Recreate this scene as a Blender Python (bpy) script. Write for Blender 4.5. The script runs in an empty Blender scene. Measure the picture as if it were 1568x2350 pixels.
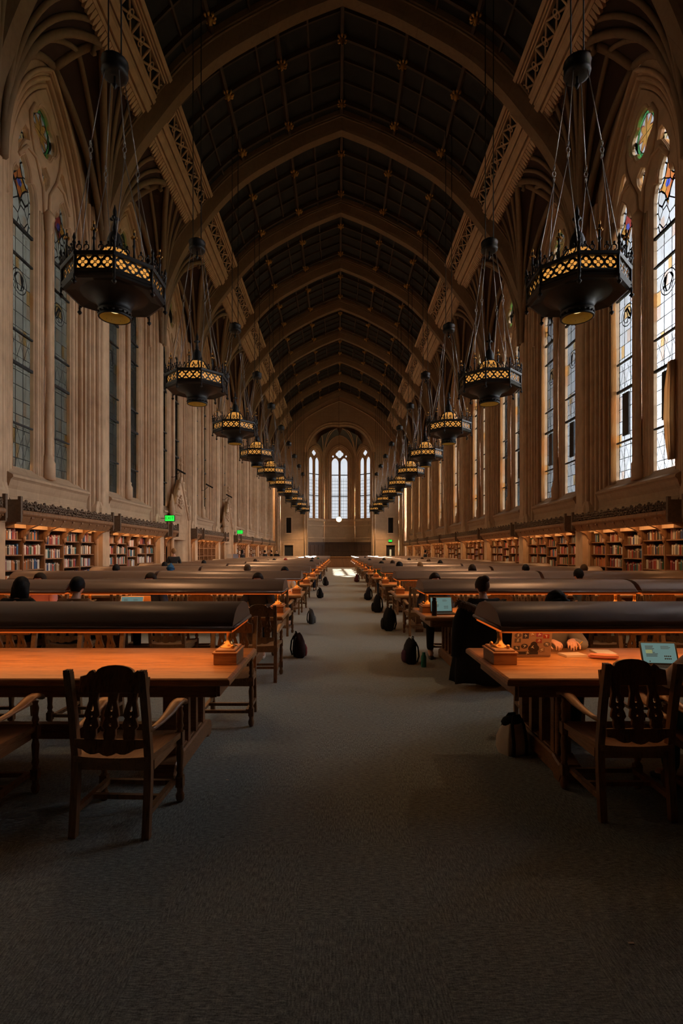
import bpy, bmesh, math, random
from mathutils import Vector, Matrix, noise
R = random.Random(11)
sc = bpy.context.scene
COL = sc.collection
PI = math.pi
sin, cos = math.sin, math.cos
F = 1200.0; VX = 777.0; VY = 1266.0; EYE = 1.65      # camera numbers taken from the 1568 x 2350 frame
XC = 0.13                                            # middle of the hall
BAY = 5.24; Y0 = 16.5; YEND = 58.5                   # bay length, first full arch, end wall

# ------------------------------------------------------------------ mesh helpers
class MB:
    def __init__(s): s.v = []; s.f = []; s.m = []; s.s = []
    def add(s, vs, fs, mat=0, M=None, smooth=False):
        o = len(s.v)
        s.v += [tuple(M @ Vector(p)) for p in vs] if M is not None else [tuple(p) for p in vs]
        for f in fs:
            s.f.append([i + o for i in f]); s.m.append(mat); s.s.append(smooth)
        return s
    def box(s, x0, x1, y0, y1, z0, z1, mat=0, M=None):
        v = [(x, y, z) for x in (x0, x1) for y in (y0, y1) for z in (z0, z1)]
        return s.add(v, [(0,1,3,2),(4,6,7,5),(0,4,5,1),(2,3,7,6),(0,2,6,4),(1,5,7,3)], mat, M)
    def bbox(s, x0, x1, y0, y1, z0, z1, b=.01, mat=0, M=None):
        # box with chamfered long edges: three stacked slabs joined as one loft
        r = [(x0+b,x1-b,y0+b,y1-b,z0),(x0,x1,y0,y1,z0+b),(x0,x1,y0,y1,z1-b),(x0+b,x1-b,y0+b,y1-b,z1)]
        v = []; f = []
        for a0,a1,c0,c1,z in r: v += [(a0,c0,z),(a1,c0,z),(a1,c1,z),(a0,c1,z)]
        for k in range(3):
            for i in range(4): f.append((k*4+i, k*4+(i+1)%4, k*4+4+(i+1)%4, k*4+4+i))
        f += [(3,2,1,0),(12,13,14,15)]
        return s.add(v, f, mat, M)
    def loft(s, rings, mat=0, closed=True, caps=True, smooth=True, M=None):
        n = len(rings[0]); v = [p for r in rings for p in r]; f = []
        for k in range(len(rings)-1):
            for i in range(n if closed else n-1):
                j = (i+1) % n
                f.append((k*n+i, k*n+j, (k+1)*n+j, (k+1)*n+i))
        if caps and closed:
            f.append(tuple(range(n-1, -1, -1))); f.append(tuple(range((len(rings)-1)*n, len(rings)*n)))
        return s.add(v, f, mat, M, smooth)
    def tube(s, pts, r, n=8, mat=0, M=None, smooth=True, flat=1.0):
        P = [Vector(p) for p in pts]; rings = []
        T = (P[1]-P[0]).normalized()
        up = Vector((0,0,1)) if abs(T.z) < .9 else Vector((1,0,0))
        N = (up - T*up.dot(T)).normalized()
        for i, p in enumerate(P):
            t = (P[min(i+1,len(P)-1)] - P[max(i-1,0)]).normalized()
            N = (N - t*N.dot(t)).normalized(); B = t.cross(N)
            rr = r[i] if isinstance(r, (list, tuple)) else r
            rings.append([tuple(p + N*(rr*flat*cos(2*PI*k/n+PI/n)) + B*(rr*sin(2*PI*k/n+PI/n))) for k in range(n)])
        return s.loft(rings, mat, True, True, smooth, M)
    def lathe(s, prof, n=16, mat=0, M=None, smooth=True, ph=0, caps=True):
        rings = [[(r*cos(2*PI*k/n+ph), r*sin(2*PI*k/n+ph), z) for k in range(n)] for r, z in prof]
        return s.loft(rings, mat, True, caps, smooth, M)
    def ball(s, c, r, mat=0, n=8, M=None, sz=1):
        return s.lathe([(max(r*sin(PI*k/n), 1e-4), -r*sz*cos(PI*k/n)) for k in range(n+1)], n+2, mat, (M or Matrix()) @ Matrix.Translation(c))
    def mesh(s, me, M=None, mat=0, smooth=False):
        return s.add([tuple(v.co) for v in me.vertices], [tuple(p.vertices) for p in me.polygons], mat, M, smooth)
    def data(s, name):
        me = bpy.data.meshes.new(name)
        me.from_pydata(s.v, [], s.f)
        me.polygons.foreach_set('material_index', s.m)
        me.polygons.foreach_set('use_smooth', s.s)
        me.update()
        bm = bmesh.new(); bm.from_mesh(me)
        bmesh.ops.recalc_face_normals(bm, faces=bm.faces); bm.to_mesh(me); bm.free()
        return me
    def obj(s, name, mats, parent=None, **k):
        me = s.data(name)
        for m in (mats if isinstance(mats, (list, tuple)) else [mats]): me.materials.append(m)
        return link(name, me, parent, **k)

def link(name, me, parent=None, loc=None, rz=0, color=None, M=None):
    o = bpy.data.objects.new(name, me); COL.objects.link(o)
    if parent is not None: o.parent = parent
    if loc is not None: o.location = loc
    if rz: o.rotation_euler = (0, 0, rz)
    if M is not None: o.matrix_local = M
    if color is not None: o.color = (*color, 1)
    return o
def tag(o, label, cat, group=None, kind=None):
    o['label'] = label; o['category'] = cat
    if group: o['group'] = group
    if kind: o['kind'] = kind
    return o
def thing(name, label, cat, loc=(0,0,0), rz=0, group=None):
    return tag(link(name, None, None, loc, rz), label, cat, group)
def struct(o): o['kind'] = 'structure'; return o
KIDS = {}
def dup(root, loc, rz=0, label=None, group=None, color=None):
    def kids(o):
        if o.name not in KIDS: KIDS[o.name] = list(o.children)
        return KIDS[o.name]
    r = root.copy(); COL.objects.link(r); r.location = loc; r.rotation_euler = (0,0,rz)
    if label: r['label'] = label
    if group: r['group'] = group
    if color: r.color = (*color, 1)
    for ch in kids(root):
        c = ch.copy(); COL.objects.link(c); c.parent = r
        for g in kids(ch):
            d = g.copy(); COL.objects.link(d); d.parent = c
    return r
def baked(ob):
    dg = bpy.context.evaluated_depsgraph_get(); dg.update()
    me = bpy.data.meshes.new_from_object(ob.evaluated_get(dg))
    return me
def plate(loops, ext, bevel=0):
    """flat plate with holes: first loop outside, the others cut out; local XY, thickness 2*ext along Z"""
    cu = bpy.data.curves.new('plate', 'CURVE'); cu.dimensions = '2D'; cu.fill_mode = 'BOTH'
    cu.extrude = ext; cu.bevel_depth = bevel; cu.bevel_resolution = 0
    ca, sa = cos(.3713), sin(.3713)          # filled in a turned frame: the filler trips over points at equal heights
    for L in loops:
        sp = cu.splines.new('POLY'); sp.points.add(len(L)-1); sp.use_cyclic_u = True
        for q, p in zip(sp.points, L): q.co = (p[0]*ca-p[1]*sa, p[0]*sa+p[1]*ca, 0, 1)
    ob = bpy.data.objects.new('plate', cu); COL.objects.link(ob)
    me = baked(ob); bpy.data.objects.remove(ob); bpy.data.curves.remove(cu)
    me.transform(Matrix.Rotation(-.3713, 4, 'Z'))
    return me
def text_mesh(txt, size, ext=.004):
    cu = bpy.data.curves.new('text', 'FONT'); cu.body = txt; cu.size = size; cu.extrude = ext
    cu.align_x = 'CENTER'; cu.align_y = 'CENTER'
    ob = bpy.data.objects.new('text', cu); COL.objects.link(ob)
    me = baked(ob); bpy.data.objects.remove(ob); bpy.data.curves.remove(cu)
    return me
def circ(cx, cy, r, n=16, ry=None): return [(cx+r*cos(2*PI*k/n), cy+(ry or r)*sin(2*PI*k/n)) for k in range(n)]
def foil(cx, cy, r, lobes=4, lr=None, n=10, ph=PI/2, sy=1.0):
    lr = lr or r*.56; out = []
    dist = r-lr; be = PI/lobes
    if lr > dist*sin(be)*1.02:
        rho = dist*cos(be)+math.sqrt(lr*lr-(dist*sin(be))**2); wmax = math.atan2(rho*sin(be), rho*cos(be)-dist)*.97
    else: wmax = PI/2+be*.8
    for k in range(lobes):
        a = ph + 2*PI*k/lobes
        c = (dist*cos(a), dist*sin(a)); w = wmax
        for i in range(n+1):
            t = a - w + 2*w*i/n
            out.append((cx+c[0]+lr*cos(t), cy+sy*(c[1]+lr*sin(t))))
    return out
def shift(L, d):
    """offset a closed loop outward by d along its vertex normals"""
    n = len(L); A = sum(L[i][0]*L[(i+1)%n][1]-L[(i+1)%n][0]*L[i][1] for i in range(n)); sg = 1 if A > 0 else -1
    out = []
    for i in range(n):
        p, a, b = L[i], L[i-1], L[(i+1)%n]
        t = Vector((b[0]-a[0], b[1]-a[1]))
        if t.length < 1e-9: out.append(p); continue
        t.normalize(); out.append((p[0]+sg*d*t.y, p[1]-sg*d*t.x))
    return out
def at(px, py, d): return Vector(((px-VX)*d/F, d, EYE-(py-VY)*d/F))

# ------------------------------------------------------------------ materials
class NT:
    def __init__(s, name):
        s.mat = bpy.data.materials.new(name); s.mat.use_nodes = True
        s.t = s.mat.node_tree; s.t.nodes.clear()
        s.out = s.t.nodes.new('ShaderNodeOutputMaterial')
    def n(s, typ, ins=None, **props):
        nd = s.t.nodes.new('ShaderNode'+typ)
        for k, v in props.items(): setattr(nd, k, v)
        for k, v in (ins or {}).items(): s.set(nd.inputs[k], v)
        return nd
    def set(s, sock, v):
        if isinstance(v, bpy.types.NodeSocket): s.t.links.new(v, sock)
        elif isinstance(v, (tuple, list)) and len(v) == 3 and sock.type == 'RGBA': sock.default_value = (*v, 1)
        else: sock.default_value = v
    def m(s, op, a, b=None, c=None):
        nd = s.n('Math', operation=op); s.set(nd.inputs[0], a)
        if b is not None: s.set(nd.inputs[1], b)
        if c is not None: s.set(nd.inputs[2], c)
        return nd.outputs[0]
    def mix(s, fac, a, b, bt='MIX'):
        nd = s.n('Mix', data_type='RGBA', blend_type=bt)
        s.set(nd.inputs[0], fac); s.set(nd.inputs[6], a); s.set(nd.inputs[7], b)
        return nd.outputs[2]
    def ramp(s, fac, stops, const=False):
        nd = s.n('ValToRGB'); s.set(nd.inputs[0], fac); cr = nd.color_ramp
        if const: cr.interpolation = 'CONSTANT'
        while len(cr.elements) < len(stops): cr.elements.new(.5)
        for e, (p, c) in zip(cr.elements, stops): e.position = p; e.color = (*c, 1) if len(c) == 3 else c
        return nd.outputs[0]
    def noise(s, vec, scale, detail=3, rough=.5):
        nd = s.n('TexNoise', {'Scale': scale, 'Detail': detail, 'Roughness': rough}); s.set(nd.inputs['Vector'], vec)
        return nd.outputs[0]
    def scaled(s, vec, sx, sy, sz, off=(0,0,0)):
        nd = s.n('Mapping'); s.set(nd.inputs[0], vec); nd.inputs['Scale'].default_value = (sx, sy, sz); nd.inputs['Location'].default_value = off
        return nd.outputs[0]
    def obj(s): return s.n('TexCoord').outputs['Object']
    def pos(s): return s.n('NewGeometry').outputs['Position']
    def bump(s, h, st=.3, dist=.01):
        return s.n('Bump', {'Strength': st, 'Distance': dist, 'Height': h}).outputs[0]
    def pbr(s, col, rough=.6, metal=0, normal=None, em=None, est=0, **extra):
        b = s.n('BsdfPrincipled'); s.set(b.inputs['Base Color'], col); s.set(b.inputs['Roughness'], rough); s.set(b.inputs['Metallic'], metal)
        if normal is not None: s.set(b.inputs['Normal'], normal)
        if em is not None: s.set(b.inputs['Emission Color'], em); s.set(b.inputs['Emission Strength'], est)
        for k, v in extra.items(): s.set(b.inputs[k], v)
        s.t.links.new(b.outputs[0], s.out.inputs[0]); return s.mat
    def surf(s, sock): s.t.links.new(sock, s.out.inputs[0]); return s.mat

def m_plain(name, col, rough=.6, metal=0, var=.25, scale=6, bump=0):
    t = NT(name); f = t.noise(t.obj(), scale, 2)
    c = t.mix(f, tuple(x*(1-var) for x in col), tuple(min(1, x*(1+var)) for x in col))
    return t.pbr(c, rough, metal, None)
def m_tint(name, rough=.85, bump=.25, scale=120, spec=.35):
    t = NT(name); c = t.n('ObjectInfo').outputs['Color']; f = t.noise(t.obj(), 14, 2)
    return t.pbr(t.mix(f, t.mix(.25, c, (0,0,0)), c), rough, 0, t.bump(t.noise(t.obj(), scale, 2), bump, .003), **{'Specular IOR Level': spec})
def m_glow(name, col, st):
    t = NT(name); return t.surf(t.n('Emission', {'Color': col, 'Strength': st}).outputs[0])
def m_stone(name, a, b, mortar, bw=.95, bh=.42, rough=.9):
    t = NT(name); sep = t.n('SeparateXYZ'); t.set(sep.inputs[0], t.pos())
    cmb = t.n('CombineXYZ'); t.set(cmb.inputs[0], t.m('ADD', sep.outputs[0], sep.outputs[1])); t.set(cmb.inputs[1], sep.outputs[2])
    br = t.n('TexBrick', {'Scale': 1.0, 'Mortar Size': .006, 'Brick Width': bw, 'Row Height': bh, 'Color1': a, 'Color2': b, 'Mortar': mortar, 'Bias': 0.0})
    t.set(br.inputs['Vector'], cmb.outputs[0])
    st = t.noise(t.pos(), 1.1, 3, .6)
    c = t.mix(t.m('MULTIPLY', st, .75), br.outputs[0], tuple(x*.42 for x in a), 'MIX')
    c = t.mix(.35, c, t.mix(t.noise(t.pos(), 9, 2), tuple(x*.7 for x in b), tuple(min(1,x*1.25) for x in a)))
    return t.pbr(c, rough)
def m_wood(name, a, b, rough=.4, axis=0, scale=1.0, spec=.5):
    t = NT(name); k = [2.2, 2.2, 2.2]; k[axis] = .18
    v = t.scaled(t.obj(), *(x*scale for x in k))
    n1 = t.noise(v, 6, 4, .65); n2 = t.noise(t.scaled(t.obj(), *(x*scale*7 for x in k)), 8, 3)
    f = t.m('MULTIPLY_ADD', n2, .45, t.m('MULTIPLY', n1, .75))
    fk = t.noise(t.scaled(t.obj(), *(x*scale*2.2 for x in k)), 14, 4, .7)
    f = t.m('ADD', f, t.m('MULTIPLY', t.m('SUBTRACT', fk, .5), .7))
    c = t.ramp(f, [(.38, tuple(x*.62 for x in a)), (.58, tuple((x+y)/2 for x, y in zip(a, b))), (.80, b)])
    return t.pbr(c, t.m('MULTIPLY_ADD', n1, .25, rough-.1), 0, t.bump(n2, .12, .002), **{'Specular IOR Level': spec})

M = {}
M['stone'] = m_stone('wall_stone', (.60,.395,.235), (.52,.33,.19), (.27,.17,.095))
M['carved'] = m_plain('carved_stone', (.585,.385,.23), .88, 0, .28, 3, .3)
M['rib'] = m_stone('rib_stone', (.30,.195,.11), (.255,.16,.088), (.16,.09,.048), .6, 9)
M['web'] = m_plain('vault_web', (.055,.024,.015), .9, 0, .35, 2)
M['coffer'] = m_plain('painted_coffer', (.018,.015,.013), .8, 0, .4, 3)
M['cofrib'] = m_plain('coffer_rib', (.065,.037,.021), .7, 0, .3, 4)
M['gilt'] = m_plain('old_gilding', (.55,.30,.08), .4, .8, .35, 14)
M['frieze'] = m_plain('carved_frieze', (.16,.105,.065), .75, 0, .45, 16, .3)
M['case'] = m_wood('bookcase_oak', (.20,.095,.04), (.34,.17,.075), .5, 2)
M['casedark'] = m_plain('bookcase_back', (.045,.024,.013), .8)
M['table'] = m_wood('table_oak', (.30,.125,.036), (.52,.245,.085), .34, 0, .9)
M['tedge'] = m_wood('table_edge_oak', (.20,.095,.04), (.33,.17,.08), .42, 0)
M['chair'] = m_wood('chair_oak', (.135,.067,.029), (.29,.15,.066), .30, 2)
M['chairlit'] = m_wood('lit_seat_oak', (.22,.115,.050), (.38,.21,.10), .34, 1)  # paler copy of the chair oak; light on seats and arms is in its colour
M['boxwood'] = m_wood('lamp_box_oak', (.24,.11,.045), (.38,.19,.085), .45, 0)
M['hood'] = m_plain('bronze_hood', (.23,.145,.105), .38, .35, .12, 5)
M['hoodin'] = m_plain('hood_lining', (.60,.42,.24), .5, 0, .05)
M['brass'] = m_plain('lamp_brass', (.55,.30,.10), .28, 1, .2, 10)
M['iron'] = m_plain('black_iron', (.008,.007,.0065), .5, .2, .3, 9)
M['steel'] = m_plain('chain_steel', (.30,.28,.26), .4, .6, .2)
M['lead'] = m_plain('iron_bar', (.02,.02,.02), .5, .3)
M['panel'] = m_wood('end_panelling', (.06,.028,.014), (.12,.058,.028), .5, 2)
M['desk'] = m_wood('desk_oak', (.18,.075,.028), (.32,.14,.055), .4, 2)
M['dark'] = m_plain('dark_opening', (.012,.011,.010), .6)
M['book'] = m_tint('book_cloth', .6, .1, 60)
M['cloth'] = m_tint('clothing', .9, .3, 150)
M['hair'] = m_tint('hair_strands', .6, .6, 90, .12)
M['leath'] = m_tint('smooth_hide', .4, .15, 60)
M['paper'] = m_plain('paper', (.72,.66,.55), .8, 0, .06)
M['plast'] = m_tint('moulded_shell', .35, .0, 30)
t = NT('curtain_cloth'); tl = t.n('BsdfTranslucent', {'Color': (.70,.47,.27)}); df = t.n('BsdfDiffuse', {'Color': (.50,.38,.27)})
ms = t.n('MixShader', {'Fac': .6}); t.t.links.new(df.outputs[0], ms.inputs[1]); t.t.links.new(tl.outputs[0], ms.inputs[2]); M['curtain'] = t.surf(ms.outputs[0])
M['green'] = m_glow('exit_green', (.02,.75,.05), 1.1)
t = NT('amber_lip'); M['lip'] = t.surf(t.n('BsdfTranslucent', {'Color': (.62,.40,.25)}).outputs[0])
M['tube'] = m_glow('lamp_tube', (1.0,.50,.17), 9.0)
M['shelfglow'] = m_glow('shelf_lamp', (1.0,.56,.24), 14.0)
M['bulb'] = m_glow('bell_bulb', (1.0,.72,.30), .9)
M['doorlight'] = m_glow('door_pane_glow', (1.0,.72,.36), .35)
M['globe'] = m_glow('globe_glass', (1.0,.85,.55), 2.2)
M['screen'] = m_glow('lit_screen', (.42,.68,.62), .17)
t = NT('skin'); M['skin'] = t.pbr(t.mix(t.noise(t.obj(), 20, 3), (.50,.26,.17), (.60,.34,.23)), .5)
# amber glass of the chandeliers
def m_amber(name, st):
    t = NT(name); f = t.noise(t.obj(), 7, 3)
    return t.pbr((.35,.18,.05), .35, 0, None, t.mix(f, (.95,.34,.05), (1.0,.50,.11)), st)
M['amber'] = m_amber('amber_glass', .48); M['amberdome'] = m_amber('amber_dome', .36)
t = NT('bell_inside'); M['bellin'] = t.pbr((.55,.38,.10), .45)
# hall carpet: dull green-grey tiles with a directional loop pile
t = NT('loop_carpet'); sep = t.n('SeparateXYZ'); t.set(sep.inputs[0], t.pos())
chk = t.n('TexChecker', {'Scale': 1.0}); t.set(chk.inputs['Vector'], t.scaled(t.pos(), 1.63, 1.63, 0, (.31,.2,.5)))
va = t.noise(t.scaled(t.pos(), 26, 140, 1), 1, 2); vb = t.noise(t.scaled(t.pos(), 140, 26, 1), 1, 2)
pile = t.mix(t.m('MULTIPLY_ADD', chk.outputs[1], .5, .25), va, vb)
big = t.noise(t.pos(), .5, 4); spk = t.noise(t.pos(), 160, 1)
c = t.ramp(t.m('MULTIPLY_ADD', spk, .35, t.m('MULTIPLY', pile, .75)), [(.40, (.070,.095,.10)), (.56, (.235,.30,.305)), (.72, (.47,.575,.575))])
c = t.mix(t.m('MULTIPLY', big, .2), c, (.14,.168,.168))
M['carpet'] = t.pbr(c, .68, 0, t.bump(pile, .5, .006), **{'Specular IOR Level': .5, 'Sheen Weight': .9, 'Sheen Roughness': .28, 'Sheen Tint': (1.0,.86,.66,1)})
# leaded glass; object coordinates: y along the wall, z up
def m_glass(name):
    t = NT(name); sep = t.n('SeparateXYZ'); t.set(sep.inputs[0], t.obj()); u, z = sep.outputs[1], sep.outputs[2]
    def lines(x, p, w): return t.m('GREATER_THAN', t.m('ABSOLUTE', t.m('SUBTRACT', t.m('FRACT', t.m('DIVIDE', x, p)), .5)), .5-w/(2*p))
    def mx(*a):
        r = a[0]
        for b in a[1:]: r = t.m('MAXIMUM', r, b)
        return r
    au = t.m('ABSOLUTE', u); lu = t.m('SUBTRACT', au, .45)
    head = t.m('GREATER_THAN', z, 9.65); foot = t.m('LESS_THAN', z, 4.75)
    du = t.m('SUBTRACT', au, .91)
    rect = t.m('MULTIPLY', mx(lines(lu, .307, .022), lines(z, .36, .016)), t.m('SUBTRACT', 1.0, head))
    dia = mx(lines(t.m('ADD', t.m('MULTIPLY', u, 2.2), z), .62, .03), lines(t.m('SUBTRACT', t.m('MULTIPLY', u, 2.2), z), .62, .03))
    zig = t.m('MULTIPLY', dia, mx(foot, t.m('MULTIPLY', t.m('GREATER_THAN', z, 6.3), t.m('LESS_THAN', z, 7.0))))
    cmb = t.n('CombineXYZ'); t.set(cmb.inputs[0], t.m('MULTIPLY', u, 4.2)); t.set(cmb.inputs[1], t.m('MULTIPLY', z, 2.8))
    vo = t.n('TexVoronoi', {'Scale': 1.0}, feature='DISTANCE_TO_EDGE'); t.set(vo.inputs['Vector'], cmb.outputs[0])
    vc = t.n('TexVoronoi', {'Scale': 1.0}); t.set(vc.inputs['Vector'], cmb.outputs[0])
    sepc = t.n('SeparateColor'); t.set(sepc.inputs[0], vc.outputs['Color'])
    edge = t.m('MULTIPLY', t.m('LESS_THAN', vo.outputs[0], .045), head)
    dz8 = t.m('SUBTRACT', z, 8.35)
    rad = t.m('SQRT', t.m('ADD', t.m('MULTIPLY', du, du), t.m('MULTIPLY', dz8, dz8)))
    ring = mx(t.m('COMPARE', rad, .30, .012), t.m('COMPARE', rad, .21, .010), t.m('MULTIPLY', t.m('LESS_THAN', rad, .21), t.m('LESS_THAN', vo.outputs[0], .07)))
    lead = mx(rect, zig, edge, ring)
    # tint per rectangular pane
    fl = t.n('CombineXYZ'); t.set(fl.inputs[0], t.m('FLOOR', t.m('DIVIDE', u, .1535))); t.set(fl.inputs[1], t.m('FLOOR', t.m('DIVIDE', z, .36)))
    wn = t.n('TexWhiteNoise', noise_dimensions='2D'); t.set(wn.inputs['Vector'], fl.outputs[0])
    tint = t.ramp(wn.outputs[0], [(0, (.86,.90,.95)), (.55, (.78,.80,.82)), (.80, (.80,.62,.52)), (.91, (.85,.52,.20)), (.97, (.80,.86,.92))], True)
    # light-head star and oculus star
    dz = t.m('SUBTRACT', z, 10.82)
    st = t.m('ADD', t.m('POWER', t.m('DIVIDE', t.m('ABSOLUTE', du), .40), .62), t.m('POWER', t.m('DIVIDE', t.m('ABSOLUTE', dz), .62), .62))
    star = t.m('LESS_THAN', st, 1.0)
    sc_ = t.ramp(sepc.outputs[0], [(0, (.85,.22,.02)), (.35, (.62,.02,.02)), (.6, (.95,.42,.03)), (.85, (.5,.02,.03))], True)
    rr = t.m('SQRT', t.m('ADD', t.m('MULTIPLY', du, du), t.m('MULTIPLY', dz, dz)))
    sc_ = t.mix(t.m('LESS_THAN', rr, .10), sc_, (.04,.10,.85))
    tint = t.mix(star, tint, sc_)
    oz = t.m('SUBTRACT', z, 12.76)
    el = t.m('SQRT', t.m('ADD', t.m('POWER', t.m('DIVIDE', t.m('ABSOLUTE', u), .42), 2.0), t.m('POWER', t.m('DIVIDE', t.m('ABSOLUTE', oz), .58), 2.0)))
    an = t.m('ARCTAN2', t.m('DIVIDE', u, .42), t.m('DIVIDE', oz, .58))
    os_ = t.m('DIVIDE', el, t.m('MULTIPLY_ADD', t.m('PINGPONG', an, PI/8), -1.05, .78))       # eight-pointed star
    oc = t.ramp(sepc.outputs[0], [(0, (.86,.70,.62)), (.5, (.90,.66,.34)), (.75, (.86,.86,.84))], True)
    oc = t.mix(t.m('LESS_THAN', el, 1.0), oc, (.03,.42,.08)); oc = t.mix(t.m('LESS_THAN', el, .80), oc, (.84,.86,.90))
    oc = t.mix(t.m('LESS_THAN', os_, 1.16), oc, (.66,.03,.03)); oc = t.mix(t.m('LESS_THAN', os_, 1.0), oc, (.96,.44,.05))
    inoc = t.m('GREATER_THAN', z, 11.95)
    tint = t.mix(inoc, tint, oc)
    ol = mx(t.m('COMPARE', el, 1.0, .022), t.m('COMPARE', el, .80, .018), t.m('COMPARE', os_, 1.16, .02), t.m('COMPARE', os_, 1.0, .02), t.m('MULTIPLY', t.m('LESS_THAN', os_, 1.0), t.m('LESS_THAN', t.m('ABSOLUTE', u), .009)), t.m('LESS_THAN', t.m('ABSOLUTE', oz), .009))
    ol = mx(ol, t.m('MULTIPLY', edge, t.m('GREATER_THAN', el, 1.0)))
    lead = t.m('ADD', t.m('MULTIPLY', lead, t.m('SUBTRACT', 1.0, inoc)), t.m('MULTIPLY', ol, inoc))
    lead = mx(lead, t.m('MULTIPLY', t.m('COMPARE', st, 1.0, .05), head))
    tint = t.mix(t.m('MULTIPLY', t.noise(t.pos(), 2.2, 3), .35), tint, (.40,.40,.36))
    # old tinted glass: the longer the path through the pane, the more it absorbs
    g_ = t.n('NewGeometry'); dt = t.n('VectorMath', operation='DOT_PRODUCT'); t.set(dt.inputs[0], g_.outputs['Normal']); t.set(dt.inputs[1], g_.outputs['Incoming'])
    ab = t.m('POWER', .073, t.m('DIVIDE', 1.0, t.m('MAXIMUM', t.m('ABSOLUTE', dt.outputs['Value']), .25)))
    cb_ = t.n('CombineColor'); [t.set(cb_.inputs[i], ab) for i in range(3)]
    tint = t.mix(1.0, tint, cb_.outputs[0], 'MULTIPLY')
    tr = t.n('BsdfTransparent', {'Color': tint}); gl = t.n('BsdfGlossy', {'Color': (.8,.8,.8), 'Roughness': .12})
    mxs = t.n('MixShader', {'Fac': .05}); t.t.links.new(tr.outputs[0], mxs.inputs[1]); t.t.links.new(gl.outputs[0], mxs.inputs[2])
    df = t.n('BsdfDiffuse', {'Color': (.02,.02,.02)})
    m2 = t.n('MixShader'); t.set(m2.inputs[0], lead); t.t.links.new(mxs.outputs[0], m2.inputs[1]); t.t.links.new(df.outputs[0], m2.inputs[2])
    return t.surf(m2.outputs[0])
M['glass'] = m_glass('leaded_glass')
# door and apse glass: plain clear with light leads
t = NT('clear_lattice'); sep = t.n('SeparateXYZ'); t.set(sep.inputs[0], t.obj())
g = t.m('MAXIMUM', t.m('GREATER_THAN', t.m('FRACT', t.m('DIVIDE', sep.outputs[0], .26)), .90), t.m('GREATER_THAN', t.m('FRACT', t.m('DIVIDE', sep.outputs[1], .38)), .92))
g = t.m('MULTIPLY', g, t.m('LESS_THAN', sep.outputs[1], 10.2))
wn = t.noise(t.obj(), 1.3, 3)
tr = t.n('BsdfTransparent', {'Color': t.mix(wn, (.054,.054,.054), (.046,.0472,.0485))}); df = t.n('BsdfDiffuse', {'Color': (.12,.10,.09)})
m2 = t.n('MixShader'); t.set(m2.inputs[0], g); t.t.links.new(tr.outputs[0], m2.inputs[1]); t.t.links.new(df.outputs[0], m2.inputs[2])
M['apseglass'] = t.surf(m2.outputs[0])

for k in ('amber','amberdome','bulb','screen','green','globe','doorlight'): M[k].cycles.emission_sampling = 'NONE'      # dim glows: seen, not sampled
SKY, SUN, CHL, CHU, EXPO = 205.0, 2000.0, 340, 22, 0.62
# ------------------------------------------------------------------ hall section
KP = [(0,17.39),(.95,17.02),(1.91,16.58),(3.73,15.55),(4.85,14.57),(5.83,13.38),(6.53,12.4),(7.12,11.1),(7.40,10.1),(7.47,9.3),(7.48,8.7)]
def cat(pts, n):
    out = []; P = [(-pts[1][0]*.999, 2*pts[0][1]-pts[1][1])] + pts + [(2*pts[-1][0]-pts[-2][0], 2*pts[-1][1]-pts[-2][1])]
    for i in range(1, len(P)-2):
        p0,p1,p2,p3 = P[i-1:i+3]
        for k in range(n):
            t = k/n
            out.append(tuple(.5*((2*p1[j])+(-p0[j]+p2[j])*t+(2*p0[j]-5*p1[j]+4*p2[j]-p3[j])*t*t+(-p0[j]+3*p1[j]-3*p2[j]+p3[j])*t**3) for j in (0,1)))
    return out + [pts[-1]]
HALF = [(x, z+EYE) for x, z in cat(KP, 5)]
def norm_at(i):
    a, b = HALF[max(i-1,0)], HALF[min(i+1, len(HALF)-1)]
    t = Vector((b[0]-a[0], b[1]-a[1])).normalized(); return Vector((-t.y, t.x)) if -t.y > 0 or t.x > 0 else Vector((t.y, -t.x))
def off(i, o):
    n = norm_at(i); x, z = HALF[i]
    if i == 0: return (0, z + o/max(n.y, .3))
    return (max(x + n.x*o, 0), z + n.y*o)
def along(x):                      # index in HALF nearest to half-width x on the upper curve
    return min(range(len(HALF)), key=lambda i: abs(HALF[i][0]-x))
PIERS = [Y0 + BAY*k for k in range(-2, 9)]     # 6.02 .. 58.42
BAYS = [(PIERS[i]+PIERS[i+1])/2 for i in range(10)]
ALLB = BAYS

# transverse arches
def arch_rib():
    b = MB(); sec = [(-.42,.62),(-.40,.46),(-.34,.40),(-.30,.30),(-.22,.10),(-.17,.0),(.17,.0),(.22,.10),(.30,.30),(.34,.40),(.40,.46),(.42,.62)]
    idx = list(range(len(HALF)-1, -1, -1)) + [-i for i in range(1, len(HALF))]
    rings = []
    for i in idx:
        s = 1 if i >= 0 else -1; j = abs(i)
        rings.append([(s*off(j, o)[0], y, off(j, o)[1]) for y, o in sec])
    for e in (0, -1):                           # the rib dies into the pier nose
        sx = 1 if rings[e][0][0] > 0 else -1
        tail = [(sx*(7.50+max(o, 0)*.25), y*.45, 9.35) for y, o in sec]
        mid = [(sx*(7.49+max(o, 0)*.7), y*.80, 9.95) for y, o in sec]
        rings = [tail, mid]+rings if e == 0 else rings+[mid, tail]
    b.loft(rings, 0, False, False, False)
    # roll moulding on both shoulders
    for y in (-.345, .345): b.tube([((1 if i >= 0 else -1)*off(abs(i), .40)[0], y, off(abs(i), .40)[1]) for i in idx], .035, 6)
    return b.data('trim_1')
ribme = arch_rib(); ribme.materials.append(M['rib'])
for k, y in enumerate(PIERS): struct(link('trim_%d' % (k+1), ribme, None, (XC, y, 0)))

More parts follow.
